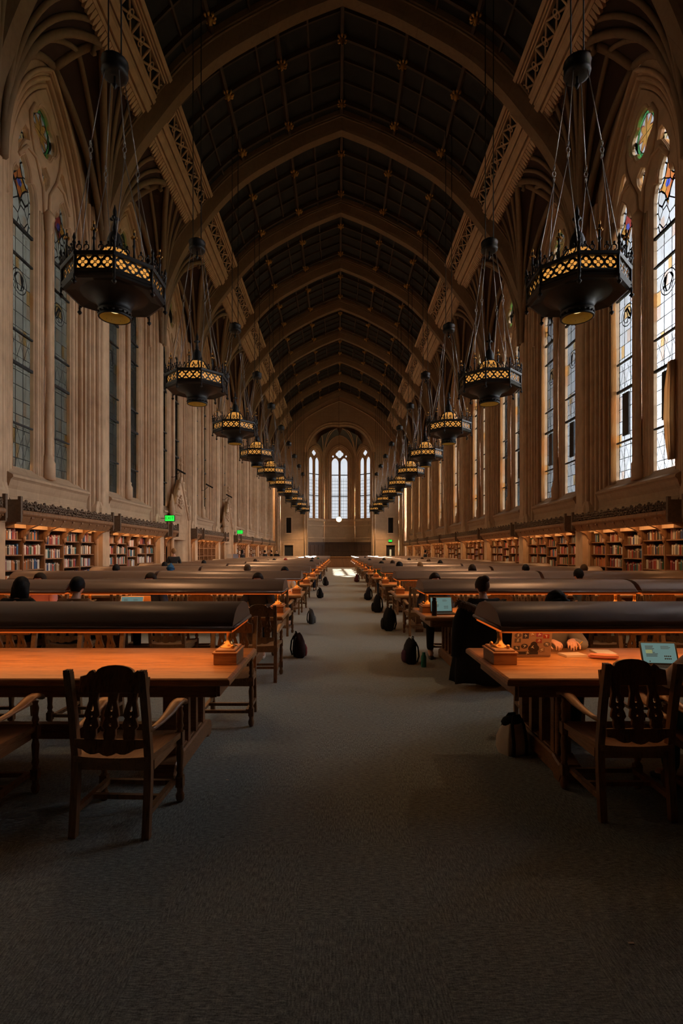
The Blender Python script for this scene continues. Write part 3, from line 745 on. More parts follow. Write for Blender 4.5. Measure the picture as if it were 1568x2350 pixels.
WHERE = ['beside the camera end, cut by the frame edge', 'first full one', 'second full one']
for bi, y in enumerate(BAYS):
    for s in (-1, 1):
        nm = f'{SIDE[s]} wall'
        if s < 0 and bi in (3, 5):
            p = 'nearer' if bi == 3 else 'farther'
            put_case(BCN, s, y-1.93, f'narrow oak bookcase just before the {p} pointed doorway on the {nm}', 1, .74, bi)
            put_case(BCN, s, y+1.93, f'narrow oak bookcase just past the {p} pointed doorway on the {nm}', 1, .74, bi)
        elif s < 0 and bi == 4:
            put_case(BCG, s, y, 'oak case with latticed glass doors between the two pointed doorways', 5, .92, bi)
        else:
            put_case(BC, s, y, f'carved oak bookcase with canopy, {ORD[bi]} bay of the {nm} from the near end', 5, .92, bi)

# ------------------------------------------------------------------ books
PAL = [('cream',(.62,.55,.42)),('maroon',(.20,.03,.03)),('red',(.42,.06,.04)),('navy',(.03,.05,.13)),('blue',(.05,.14,.28)),('teal',(.04,.19,.20)),('green',(.05,.12,.06)),('brown',(.16,.08,.04)),('tan',(.40,.26,.14)),('black',(.02,.02,.02)),('grey',(.24,.23,.22)),('white',(.72,.68,.60)),('orange',(.50,.17,.05)),('pink',(.52,.24,.20)),('olive',(.17,.15,.06))]
WGT = {-1: [22,6,8,6,8,6,3,5,11,6,10,22,7,12,2], 1: [14,11,11,4,4,3,5,12,14,8,6,9,9,6,5]}
def book_mesh(th, h, dp):
    b = MB(); x1 = dp
    b.bbox(0, .004, 0, th, 0, h, .001, 0); 
    # rounded spine with two covers and a page block
    sp = [(x1-.012+.012*cos(a), th/2+th/2*sin(a)) for a in [-PI/2+PI*i/6 for i in range(7)]]
    b = MB(); L = [(0,0)]+sp+[(0,th),(0,th-.003),(x1-.014,th-.003),(x1-.014,.003),(0,.003)]
    b.mesh(plate([L], h/2), Matrix(((1,0,0,0),(0,1,0,0),(0,0,1,h/2),(0,0,0,1))), 0)
    b.box(.004, x1-.014, .003, th-.003, .004, h-.004, 1)
    for z in (.80, .86): b.box(x1-.002, x1+.001, th*.15, th*.85, h*z, h*z+.006, 1)
    me = b.data('book'); me.materials.append(M['book']); me.materials.append(M['paper']); return me
BKM = {}
def bk(ti, hi):
    if (ti, hi) not in BKM: BKM[ti, hi] = book_mesh((.045,.058,.072)[ti], (.20,.23,.255)[hi], .2)
    return BKM[ti, hi]
rest = MB(); rest_col = []
Rb = random.Random(3); nbook = 0
for s, y, n, W, bi in CASES:
    if n == 5 and s < 0 and bi == 4: continue
    for k in range(n):
        # section number counted from the near end of the hall
        u0 = -n*W/2+W*k+.03; u1 = u0+W-.06
        for si, z in enumerate(SHELVES):
            if si < 2 or (si == 2 and bi > 2): continue
            z += sec_drop(k if s < 0 else n-1-k, n)
            solo = bi == 1 and n == 5 and k < 4 and si >= 3
            u = u0+Rb.uniform(0, .02); q = 0
            endgap = Rb.uniform(.0, .10)
            while True:
                ti = Rb.choice((0,0,1,1,2)); th = (.045,.058,.072)[ti]; hi = Rb.choice((0,1,1,2)); hh = (.20,.23,.255)[hi]
                if u+th > u1-endgap: break
                name, col = Rb.choices(PAL, WGT[s])[0]; g = Rb.uniform(.8, 1.2); col = tuple(c*g for c in col)
                xx = Rb.uniform(.04, .065)
                if solo:
                    o = link('book', bk(ti, hi), None, (XC+s*(-0)+ (-7.98+xx if s < 0 else 7.98-xx), y+u if s < 0 else y+u+th, z), 0 if s < 0 else PI, col)
                    shelf = {5:'top shelf', 4:'second shelf down', 3:'third shelf down'}[si]
                    tag(o, f'{name} book, {ORD[q]} from near end of {shelf}, section {ORD[k]} of large {SIDE[s]} bookcase', 'book', f'books of the large {SIDE[s]} bookcase'); nbook += 1
                else:
                    a, c2 = (XC-7.98+xx, XC-7.98+xx+.2) if s < 0 else (XC+7.98-xx-.2, XC+7.98-xx)
                    rest.box(a, c2, y+u+.001, y+u+th-.002, z, z+hh); rest_col += [col]*6
                u += th+.001; q += 1
o = rest.obj('books', M['book']); o.data.color_attributes.new('cloth', 'FLOAT_COLOR', 'CORNER')
ca = o.data.color_attributes['cloth']
buf = []
for c in rest_col: buf += [*c, 1]*4
ca.data.foreach_set('color', buf)
t = NT('book_cloth_many'); at_ = t.n('VertexColor', layer_name='cloth'); M['books'] = t.pbr(at_.outputs[0], .6); o.data.materials.clear(); o.data.materials.append(M['books'])
tag(o, 'rows of mixed old books filling the remaining oak bookcases down both walls', 'books', None, 'stuff')

# two pointed doorways on the left wall, a gable over each
for k, bi in enumerate((3, 5)):
    y = BAYS[bi]; b = MB()
    pr = [(0,7.50),(.05,7.52),(.09,7.60),(.16,7.60),(.2,7.66),(.28,7.68),(.30,7.76),(.40,7.78),(.42,7.9),(.5,8.0)]
    b.loft([[(XC-w, y+u, z) for u, z in arch_path(.5-o, 0, 10, .62, 1.35, 2.35)] for o, w in pr], 0, False, False, True)
    hs = arch_path(.5, 0, 10, .62, 1.35, 2.35)
    lp = [(-1.3,0),(-1.3,3.3),(-1.05,3.35),(-.0,5.0),(1.05,3.35),(1.3,3.3),(1.3,0)]
    b.mesh(plate([lp[::-1]] , .02), Matrix(((0,0,1,XC-7.9),(1,0,0,y),(0,1,0,0),(0,0,0,1)))) if 0 else None
    b.mesh(plate([[(-1.32,0),(-1.12,0)]+[(u, z) for u, z in arch_path(.5, 0, 10, .62, 1.35, 2.35)]+[(1.32,0),(1.32,3.2),(1.1,3.3),(0,5.0),(-1.1,3.3),(-1.32,3.2)]], .10), Matrix(((0,0,1,XC-7.58),(1,0,0,y),(0,1,0,0),(0,0,0,1))))
    for q in (-1, 1):
        b.tube([(XC-7.46, y+q*1.2, 3.2), (XC-7.46, y, 5.1)], .07, 6); b.tube([(XC-7.47, y+q*1.28, 0), (XC-7.47, y+q*1.28, 3.9)], .09, 6)
        b.lathe([(.12,3.2),(.12,3.6),(.02,4.2)], 6, 0, Matrix.Translation((XC-7.47, y+q*1.28, 0)))
        for j in range(5): b.ball((XC-7.42, y+q*(1.05-.21*j), 3.5+.34*j), .07, 0, 5)
    for j in range(14):
        a = j*2.4; rr = .12+.02*j; b.ball((XC-7.47, y+.5*rr*cos(a)*1.6, 3.95+.9*rr*sin(a)), .06, 0, 5)
    b.lathe([(.05,5.0),(.04,5.6),(.10,5.7),(.03,5.8),(.09,5.9),(.01,6.1)], 6, 0, Matrix.Translation((XC-7.46, y, 0)))
    dr = struct(b.obj('door_%d' % (3+k), M['carved']))
    lf = MB(); lf.box(XC-8.0, XC-7.95, y-.6, y+.6, 0, 3.6); lf.obj('door_leaf', M['panel'], dr)

# ------------------------------------------------------------------ chandeliers
def make_chandelier():
    r = thing('chandelier', '', 'chandelier', (0, -60, 0)); ph = PI/8; Q = 8
    def ring(rad, z): return [(rad*cos(2*PI*k/Q+ph), rad*sin(2*PI*k/Q+ph), z) for k in range(Q)]
    b = MB()
    b.loft([ring(a, z) for a, z in ((.62,6.33),(.83,6.33),(.84,6.35),(.84,6.39),(.81,6.41),(.78,6.41),(.62,6.38))], 0, True, True, False)
    b.loft([ring(a, z) for a, z in ((.79,6.14),(.82,6.13),(.83,6.10),(.81,6.07),(.83,6.05),(.81,6.02),(.76,6.0),(.70,6.02),(.60,6.045),(.40,6.06),(.20,6.06))], 0, True, True, False)
    for k in range(8):
        a = 2*PI*k/8+ph; b.tube([(.805*cos(a), .805*sin(a), 6.0), (.805*cos(a), .805*sin(a), 6.42)], .028, 6)
    b.obj('octagon_frame', M['iron'], r)
    b = MB(); b.loft([ring(.765, 6.13), ring(.765, 6.34)], 0, True, False, False); b.obj('glass_band', M['amber'], r)
    for k in range(8):                         # pierced band, one plate per side
        a = 2*PI*k/8; sl = 2*.80*sin(PI/8)-.03; m = 3; b = MB(); hs = []
        for j in range(m):
            cx = -sl/2+sl*(j+.5)/m; rr = .066
            for q in range(4): hs.append(circ(cx+.047*cos(q*PI/2), .047*sin(q*PI/2), .0315, 9))
            hs.append(circ(cx, 0, .012, 6))
            for q in range(4): hs.append([(cx+sx*x, sy*y) for sx, sy in [((1,1),(-1,1),(-1,-1),(1,-1))[q]] for x, y in ((.094,.098),(.095,.042),(.074,.064),(.038,.097))])
        Mx = Matrix.Rotation(a, 4, 'Z') @ Matrix(((0,0,1,.80*cos(PI/8)-.008),(1,0,0,0),(0,1,0,6.235),(0,0,0,1)))
        b.mesh(plate([rect(-sl/2-.01, sl/2+.01, -.105, .105)]+hs, .006), Mx); b.obj('pierced_panel', M['iron'], r)
    b = MB(); b.lathe([(.34,6.40),(.335,6.55),(.30,6.68),(.22,6.78),(.12,6.83)], 8, 0, None, False, ph); d = b.obj('dome', M['amberdome'], r)
    b = MB()
    for k in range(8):
        a = 2*PI*k/8+ph; b.tube([(x*cos(a), x*sin(a), z) for x, z in ((.345,6.40),(.34,6.55),(.305,6.685),(.225,6.785),(.12,6.84))], .018, 5)
        a += PI/8
        for z, rad in ((6.50,.33),(6.62,.30)):
            for q in (-1, 1): b.tube([(rad*cos(a)-q*.0*sin(a), rad*sin(a), z-.05), (rad*cos(a+q*.13), rad*sin(a+q*.13), z), (rad*cos(a+q*.05), rad*sin(a+q*.05), z+.05)], .012, 4)
    b.obj('dome_tracery', M['iron'], d)
    b = MB(); b.lathe([(.17,6.80),(.15,6.84),(.13,6.90),(.125,7.0),(.09,7.10),(.04,7.16),(.05,7.2),(.03,7.26),(.025,7.34),(.07,7.37),(.03,7.41),(.035,7.5),(.005,7.62)], 10)
    for k in range(4): b.ball((.06*cos(k*PI/2), .06*sin(k*PI/2), 7.37), .03, 0, 5)
    b.obj('finial', M['iron'], r)
    b = MB(); b.lathe([(.56,5.98),(.44,5.93),(.33,5.85),(.275,5.74),(.26,5.66),(.272,5.65),(.272,5.63),(.258,5.62),(.258,5.545),(.272,5.535),(.272,5.51),(.262,5.50),(.245,5.50),(.245,5.66),(.24,5.74)], 24, 0, None, True, 0, False)
    for k in range(20): a = 2*PI*k/20; b.ball((.262*cos(a), .262*sin(a), 5.58), .022, 0, 5)
    b.v[:] = [(x, y, 5.66+(z-5.5)*.82) for x, y, z in b.v]; bl = b.obj('bell', M['iron'], r)
    b = MB(); b.lathe([(.243,5.668),(.243,5.79),(.23,5.82),(.1,5.84)], 20, 0, None, True, 0, False); b.obj('bell_lining', M['bellin'], bl)
    b = MB(); b.lathe([(.001,5.785),(.085,5.785),(.085,5.82),(.001,5.82)], 14); b.obj('bell_bulb', M['bulb'], bl)
    for k in range(8):
        a = 2*PI*k/8+ph
        p = MB(); x, y = .825*cos(a), .825*sin(a)
        p.lathe([(.02,6.40),(.022,6.5),(.035,6.52),(.015,6.56),(.03,6.6),(.005,6.68)], 6, 0, Matrix.Translation((x,y,0))); p.obj('corner_pinnacle', M['iron'], r)
        p = MB(); p.lathe([(.004,5.865),(.020,5.885),(.042,5.91),(.03,5.93),(.012,5.945),(.018,5.98),(.014,6.03)], 7, 0, Matrix.Translation((x,y,0))); p.obj('drop', M['iron'], r)
        a += PI/8; x, y = .77*cos(a), .77*sin(a)
        p = MB(); p.lathe([(.022,6.40),(.016,6.55),(.03,6.58),(.014,6.62),(.02,6.70),(.01,6.86)], 6, 0, Matrix.Translation((x,y,0)))
        p = p.obj('tall_pinnacle', M['iron'], r)
        g = MB()
        for q in range(4): g.ball((x+.034*cos(q*PI/2), y+.034*sin(q*PI/2), 6.72), .022, 0, 5)
        g.ball((x, y, 6.83), .022, 0, 5, None, 1.6); g.obj('gilt_leaf', M['gilt'], p)
    b = MB()
    for k in range(8):
        a = 2*PI*k/8
        for j in (-2,-1,1,2):
            t_ = j*.115; c = Vector((.775*cos(a)-t_*sin(a), .775*sin(a)+t_*cos(a), 6.40)); tv = Vector((-sin(a), cos(a), 0)); zv = Vector((0,0,1))
            b.tube([tuple(c+tv*(.04*cos(q))+zv*(.045+.045*sin(q))) for q in [PI*1.5+PI*1.6*i/7 for i in range(8)]], .011, 4)
            b.ball(tuple(c+zv*.12), .022, 0, 5)
    b.obj('scroll_cresting', M['iron'], r)
    # crown ring and rods; four chains fork into pairs
    b = MB(); b.lathe([(.16,9.82),(.215,9.84),(.225,9.88),(.215,9.92),(.215,10.02),(.23,10.05),(.22,10.08),(.15,10.10),(.10,10.16),(.03,10.2)], 14)
    b.lathe([(.02,9.83),(.02,9.70),(.05,9.68),(.005,9.6)], 6); b.obj('crown_canopy', M['iron'], r)
    for k in range(4):
        a = 2*PI*k/4+PI/4; p0 = Vector((.17*cos(a), .17*sin(a), 9.85)); p1 = Vector((.40*cos(a), .40*sin(a), 8.45)); b = MB()
        b.tube([p0, p1], .009, 5)
        for q in range(3): b.tube([p1+Vector((.03*cos(t2)*(q%2), .03*cos(t2)*(1-q%2), .05*sin(t2)-.10*q)) for t2 in [2*PI*i/8 for i in range(9)]], .009, 4)
        p2 = p1-Vector((0,0,.25))
        for dl in (-1, 1):
            aa = a+dl*PI/8; b.tube([p2, (.70*cos(aa), .70*sin(aa), 6.40)], .008, 5)
        b.obj('chain', M['steel'], r)
    for dx in (-.11, .11):
        b = MB(); b.tube([(dx, 0, 10.05), (dx, 0, 17.45)], .013, 5); b.obj('hanging_rod', M['iron'], r)
    return r
CH = make_chandelier()
for s in (-1, 1):
    for k in range(10):
        loc = (XC+s*4.0-.02*s, 9.0+BAY*k, 0); nm = 'nearest' if k == 0 else ORD[k]+' nearest'
        lb = f'black iron octagonal chandelier with amber glass, {nm} of the {SIDE[s]} row'
        if s < 0 and k == 0: CH.location = loc; CH['label'] = lb; CH['group'] = 'chandeliers over the hall'
        else: dup(CH, loc, 0, lb, 'chandeliers over the hall')

# ------------------------------------------------------------------ tables, lamps, chairs
TL = 3.05; ROWS = [4.25+3.49*k for k in range(14)]
def make_table():
    r = thing('reading_table', '', 'table', (0,-60,0)); h = TL/2
    b = MB(); pr = [(-.6,.71),(-.605,.725),(-.6,.745),(-.585,.76)]
    rings = [[(-h+i_, -.6+i_, z), (h-i_, -.6+i_, z), (h-i_, .6-i_, z), (-h+i_, .6-i_, z)] for i_, z in ((.02,.705),(.0,.715),(-.0,.74),(.008,.752),(.022,.76))]
    b.loft(rings, 0, True, True, False); b.obj('tabletop', M['table'], r)
    b = MB(); 
    for y in (-.46, .46): b.box(-h+.12, h-.12, y-.02, y+.02, .60, .705)
    for x in (-h+.12, h-.12): b.box(x-.02, x+.02, -.46, .46, .60, .705)
    b.obj('apron', M['tedge'], r)
    for s in (-1, 1):
        x = s*(h-.48); b = MB()
        out = [(-.40,.10),(.40,.10),(.40,.70),(-.40,.70)]
        hs = [[(c-.09,.16),(c+.09,.16),(c+.09,.46),(c+.05,.56),(c,.60),(c-.05,.56),(c-.09,.46)] for c in (-.22, .0, .22)]
        b.mesh(plate([out]+hs, .045, .008), Matrix(((0,0,1,x),(1,0,0,0),(0,1,0,0),(0,0,0,1))))
        for c in (-.335, -.11, .11, .335): b.box(x-.06, x+.06, c-.03, c+.03, .1, .7)
        tr = b.obj('trestle', M['tedge'], r)
        f = [(-.50,.0),(-.42,.0),(-.40,.03),(.40,.03),(.42,0),(.50,0),(.53,.06),(.50,.115),(.44,.13),(.38,.15),(-.38,.15),(-.44,.13),(-.50,.115),(-.53,.06)]
        b = MB(); b.mesh(plate([f], .07, .012), Matrix(((0,0,1,x),(1,0,0,0),(0,1,0,0),(0,0,0,1)))); b.obj('trestle_foot', M['tedge'], tr)
    b = MB(); b.box(-h+.48, h-.48, -.035, .035, .14, .26); b.obj('stretcher', M['tedge'], r)
    return r
HSEC = [(-.385,1.068),(-.388,1.098),(-.372,1.106),(-.368,1.118),(-.345,1.135),(-.30,1.178),(-.22,1.216),(-.12,1.235),(0,1.241)]
HSEC = HSEC + [(-y, z) for y, z in HSEC[-2::-1]]
def make_lamp():
    r = thing('hooded_reading_lamp', '', 'lamp', (0,-60,0)); h = TL/2-.03
    b = MB(); inner = [(y*.965, z-.012) for y, z in HSEC]
    for q, (sec, m) in enumerate(((HSEC, 0), (inner, 1))): b.loft([[(x, y, z) for y, z in sec] for x in (-h, h)], m, False, False, True)
    for x in (-h, h): b.mesh(plate([[(y, z) for y, z in HSEC]], .006), Matrix(((0,0,1,x),(1,0,0,0),(0,1,0,0),(0,0,0,1))), 0)
    for s in (-1, 1):
        b.tube([(-h-.01, s*.388, 1.083), (h+.01, s*.388, 1.083)], .016, 6)
        b.tube([(s*(h+.006), -.388, 1.083), (s*(h+.006), .388, 1.083)], .016, 6)
    b.obj('hood', [M['hood'], M['hoodin']], r)
    b = MB(); b.box(-h+.02, h-.02, -.345, .345, 1.048, 1.062); b.obj('light_panel', M['diffuser'], r)
    b = MB()
    for s in (-1, 1): b.box(-h+.01, h-.01, *sorted((s*.356, s*.358)), 1.044, 1.072); b.box(*sorted((s*(h-.006), s*(h-.008))), -.357, .357, 1.044, 1.072)
    b.obj('light_lip', M['lip'], r)
    for s in (-1, 1):
        x = s*(h-.10); b = MB()
        b.bbox(x-.09, x+.09, -.15, .15, .76, .848, .004); b.bbox(x-.10, x+.10, -.16, .16, .846, .862, .005); b.bbox(x-.08, x+.08, -.14, .14, .86, .878, .006)
        b.obj('lamp_box', M['boxwood'], r)
        b = MB(); b.lathe([(.075,.876),(.07,.885),(.045,.895),(.03,.91),(.022,.93),(.020,.99),(.028,1.0),(.02,1.01),(.026,1.03),(.05,1.045),(.055,1.052)], 12, 0, Matrix.Translation((x,0,0)))
        b.ball((x+.045, -.075, .893), .016, 0, 7); b.ball((x-.045, .075, .893), .016, 0, 7); b.obj('lamp_post', M['brass'], r)
    return r
t = NT('lamp_diffuser'); M['diffuser'] = t.surf(t.n('Emission', {'Color': (1.0,.39,.12), 'Strength': 1.7}).outputs[0])
def make_chair():
    r = thing('armchair', '', 'chair', (0,-60,0)); W = M['chair']
    b = MB(); pts = [(-.235,-.21),(.235,-.21),(.27,.24),(-.27,.24)]
    rings = []
    nx = 8; top = []; bot = []
    for j in range(7):
        v = j/6; y = -.22+.46*v; hw = .225+.05*v; rt = []; rb = []
        for i in range(nx+1):
            u = -1+2*i/nx; dish = .022*(1-u*u)*(1-(2*v-1.1)**2*.6)
            bow_ = -.018*(1-u*u) if j == 0 else (.012*(1-u*u) if j == 6 else 0)
            rt.append((u*hw, y+bow_, .465-dish)); rb.append((u*hw, y+bow_, .428))
        top.append(rt); bot.append(rb)
    b.loft(top, 0, False, False, False); b.loft(bot, 0, False, False, False)
    for seq in ([top[0], bot[0]], [top[-1], bot[-1]], [[q[0] for q in top], [q[0] for q in bot]], [[q[-1] for q in top], [q[-1] for q in bot]]): b.loft(seq, 0, False, False, False)
    b.box(-.2, .2, -.20, -.17, .375, .43); b.box(-.23, .23, .18, .21, .375, .43)
    for s in (-1, 1): b.box(*sorted((s*.215, s*.24)), -.18, .19, .375, .43)
    b.obj('seat', M['chairlit'], r)
    for s in (-1, 1):
        b = MB(); x = s*.215
        b.loft([[(x-.021, y-.02, z), (x+.021, y-.02, z), (x+.021, y+.02, z), (x-.021, y+.02, z)] for y, z in ((-.235,0),(-.205,.3),(-.20,.46),(-.235,.70),(-.285,.955),(-.286,.965))], 0, True, True, False)
        for q in range(3): b.box(x-.021+.014*q, x-.011+.014*q, -.305, -.265, .96, .978)
        b.obj('leg', W, r)
        b = MB(); x = s*.255
        b.lathe([(.018,0),(.027,.02),(.03,.045),(.02,.07),(.023,.09),(.026,.10)], 9, 0, Matrix.Translation((x,.215,0)))
        b.box(x-.024, x+.024, .191, .239, .10, .17); b.lathe([(.026,.17),(.018,.19),(.025,.21),(.020,.24),(.026,.33),(.018,.37),(.026,.385)], 9, 0, Matrix.Translation((x,.215,0)))
        b.box(x-.024, x+.024, .191, .239, .385, .465); b.lathe([(.024,.465),(.016,.48),(.024,.50),(.017,.53),(.024,.58),(.016,.61),(.022,.63)], 9, 0, Matrix.Translation((x,.215,0)))
        b.obj('leg', W, r)
        b = MB(); rings = []
        for y, z, w, th in ((-.225,.615,.016,.016),(-.15,.612,.020,.014),(-.05,.618,.026,.014),(.06,.635,.034,.015),(.15,.662,.040,.016),(.21,.668,.042,.018),(.26,.655,.038,.018),(.28,.635,.030,.014)):
            xx = s*(.222+.035*(y+.225)/.5); rings.append([(xx+w*cos(a), y-.0, z+th*sin(a)) for a in [2*PI*i/8+PI/8 for i in range(8)]])
        b.loft(rings, 0); b.obj('arm', M['chairlit'], r)
    Mb = Matrix.Translation((0,-.222,.64)) @ Matrix.Rotation(-.20, 4, 'X') @ Matrix(((1,0,0,0),(0,0,1,0),(0,1,0,0),(0,0,0,1)))
    cr = [(-.20,.19),(.20,.19),(.20,.275),(.165,.285),(.15,.305),(.135,.312),(.12,.297)] + [(.11*cos(PI*i/8)*1.0, .30+.042*sin(PI*i/8)) for i in range(9)] + [(-.12,.297),(-.135,.312),(-.15,.305),(-.165,.285),(-.20,.275)]
    b = MB(); b.mesh(plate([cr], .014, .004), Mb); b.obj('crest_rail', W, r)
    lr = [(-.20,-.075),(.20,-.075),(.20,-.115)] + [(.15-.30*i/12, -.125-.016*abs(sin(PI*i/4))-.02*sin(PI*i/12)) for i in range(13)] + [(-.20,-.115)]
    b = MB(); b.mesh(plate([lr[::-1]], .013, .003), Mb); b.obj('back_rail', W, r)
    for c in (-.115, 0, .115):
        rt = [(.028,.195),(.024,.14),(.038,.085),(.043,.06),(.030,.045),(.040,.02),(.044,.0),(.030,-.018),(.034,-.05),(.026,-.08)]
        L = [(c+x, y) for x, y in rt] + [(c-x, y) for x, y in rt[::-1]]
        hs = [[(c-.011,.085),(c,.078),(c+.011,.085),(c+.009,.105),(c,.135),(c-.009,.105)], circ(c, .055, .009, 8), circ(c, .008, .011, 8)]
        b = MB(); b.mesh(plate([L]+hs, .008, .003), Mb); b.obj('splat', W, r)
    for s in (-1, 1):
        b = MB(); b.box(*sorted((s*.20, s*.235)), -.20, .20, .125, .155, 0, Matrix.Rotation(0, 4, 'Z')); b.obj('stretcher', W, r)
    for y, z in ((.20,.135),(-.02,.14)):
        b = MB(); b.box(-.235, .235, y-.014, y+.014, z-.014, z+.014); b.obj('stretcher', W, r)
    return r
TB = make_table(); LP = make_lamp(); CR = make_chair()
XT = {-1: (-.76-TL/2, -.76-TL*1.5-.02), 1: (1.18+TL/2, 1.18+TL*1.5+.02)}
used = set()
def put(src, loc, rz, label, group):
    if src.name not in used:
        used.add(src.name); src.location = loc; src.rotation_euler = (0,0,rz); src['label'] = label; src['group'] = group; return src
    return dup(src, loc, rz, label, group)
def rowname(k): return 'nearest row' if k == 0 else ORD[k]+' row'
for k, y in enumerate(ROWS):
    for s in (-1, 1):
        for q in (0, 1):
            pos = 'aisle end' if q == 0 else 'wall end'
            put(TB, (XT[s][q], y, 0), 0, f'long oak reading table at the {pos} of the {rowname(k)}, {SIDE[s]} of the aisle', 'oak reading tables')
            put(LP, (XT[s][q], y, 0), 0, f'bronze hooded lamp on the {pos} table of the {rowname(k)}, {SIDE[s]} of aisle', 'hooded table lamps')
Rc = random.Random(21)
def chairs(s, k, near, far):
    for sd, xs in (('near', near), ('far', far)):
        for i, x in enumerate(sorted(xs, key=lambda q: abs(q[0] if isinstance(q, tuple) else q))):
            dy = 0
            if isinstance(x, tuple): x, dy = x
            y = ROWS[k]+(-.6-.20+dy if sd == 'near' else .6+.18+dy)
            put(CR, (x, y, 0), (0 if sd == 'near' else PI)+Rc.uniform(-.06,.06), f'carved oak armchair, {ORD[i]} from the aisle, {sd} side of {rowname(k)}, {SIDE[s]} of aisle', 'oak armchairs at the tables')
# row by row: chairs near enough to show
chairs(-1, 0, [(-1.31,-.20), (-2.32,-.10), -3.35], [(-1.08,.13), -2.40, -3.28, -4.15])
chairs(1, 0, [(1.83,-.02), (2.46,-.15), 3.6], [1.99, 3.05, 3.95, 4.8])
chairs(-1, 1, [(-1.02,-.12), -2.2, -3.53, -4.30, -5.2], [-1.30, -2.28, -3.22, -4.8, -5.7])
chairs(1, 1, [(1.90,-.10), 2.75, 3.45, 4.4, 5.3, 6.2], [1.75, 2.7, 3.6, 4.5, 5.4, 6.3])
chairs(-1, 2, [-1.2, -2.2, -3.2, -4.2, -5.2], [-1.3, -2.4, -3.4, -4.4])
chairs(1, 2, [1.6, 2.6, 3.6, 5.0, 6.0], [1.75, 2.8, 3.8, 4.8])
for k in range(3, 12):
    chairs(-1, k, [-1.25-.1*(k%3), -2.3], [-1.3+.1*(k%2), -2.35]); chairs(1, k, [1.65+.1*(k%2), 2.7], [1.7+.08*(k%3), 2.75])

# ------------------------------------------------------------------ people
def skin(V, E, root, sub=2):
    me = bpy.data.meshes.new('skinmesh'); names = list(V)
    me.from_pydata([V[n][0] for n in names], [(names.index(a), names.index(b)) for a, b in E], [])
    ob = bpy.data.objects.new('skinob', me); COL.objects.link(ob)
    m = ob.modifiers.new('s', 'SKIN'); m.use_smooth_shade = True
    for n, d in zip(names, me.skin_vertices[0].data):
        r = V[n][1]; d.radius = r if isinstance(r, tuple) else (r, r); d.use_root = (n == root)
    ob.modifiers.new('d', 'SUBSURF').levels = sub
    out = baked(ob); bpy.data.objects.remove(ob); return out
def head_mesh(b, c, tilt=0, turn=0, s=1.0, mat=0):
    """a head with brow, nose, mouth, chin and ears, facing +Y before turning"""
    n1, n2 = 20, 24; rings = []
    for i in range(n1+1):
        p = PI*i/n1; ring = []
        for j in range(n2):
            a = 2*PI*j/n2
            x, y, z = sin(p)*cos(a)*.075, sin(p)*sin(a)*.095, -cos(p)*.118
            if z < 0: k = 1+z*2.4; x *= k; y = y*(1+z*1.0) + (.012 if y > 0 else .0)
            if y > .03:
                g = lambda cx, cz, w: math.exp(-((x-cx)**2+(z-cz)**2)/w**2)
                y += .022*g(0,-.022,.016) + .012*g(0,.002,.012) + .007*g(0,.032,.04) - .012*(g(.031,.008,.016)+g(-.031,.008,.016)) + .007*(g(0,-.056,.016)+g(0,-.066,.014)) - .006*g(0,-.0615,.006) + .008*g(0,-.095,.022)
            ring.append((x, y, z))
        rings.append(ring)
    Mh = Matrix.Translation(c) @ Matrix.Rotation(turn, 4, 'Z') @ Matrix.Rotation(tilt, 4, 'X') @ Matrix.Scale(s, 4)
    b.loft(rings, mat, True, True, True, Mh)
    for q in (-1, 1): b.lathe([(.001,-.032),(.012,-.025),(.017,0),(.014,.02),(.001,.032)], 8, mat, Mh @ Matrix.Translation((q*.078,-.005,-.005)) @ Matrix.Scale(.5, 4, (1,0,0)))
    return Mh
def remeshed(b, vox=.009, name='person'):
    me = b.data('tmp'); ob = bpy.data.objects.new('tmp', me); COL.objects.link(ob)
    r = ob.modifiers.new('r', 'REMESH'); r.mode = 'VOXEL'; r.voxel_size = vox; r.use_smooth_shade = True
    sm = ob.modifiers.new('sm', 'SMOOTH'); sm.iterations = 2
    out = baked(ob); bpy.data.objects.remove(ob); out.name = name; return out
def hand(b, w, d, pn, side, curl=.5):
    """palm with four unequal bent fingers and a thumb; w wrist, d pointing direction, pn palm normal (down)"""
    w = Vector(w); d = Vector(d).normalized(); pn = Vector(pn).normalized(); x = d.cross(pn).normalized()*side
    pn = x.cross(d).normalized() if pn.dot(x.cross(d)) > 0 else -x.cross(d).normalized()
    V = {'w': (w, .024), 'p': (w+d*.045, (.038,.017)), 'k': (w+d*.085, (.042,.014))}
    b.mesh(skin(V, [('w','p'),('p','k')], 'w'), None, 0, True)
    for i, ln in enumerate((.068,.078,.072,.055)):
        o = w+d*.080 + x*(-.032+.0212*i); a1, a2, a3 = curl*.5, curl*1.3, curl*1.9
        p = [o]
        for a, f in ((a1,.45),(a2,.30),(a3,.25)): p.append(p[-1] + (d*cos(a)+pn*sin(a))*ln*f)
        b.tube([p[0]-d*.02]+p, [.0080,.0086,.0080,.0074,.006], 8)
        b.ball(p[-1], .0062, 0, 5)
    o = w+d*.025 - x*.026
    p = [o, o+(d*.5-x*.75+pn*.25)*.035, o+(d*.9-x*.75+pn*.45)*.055, o+(d*1.25-x*.55+pn*.6)*.068]
    b.tube(p, [.013,.0115,.010,.0075], 7); b.ball(p[-1], .0078, 0, 5)
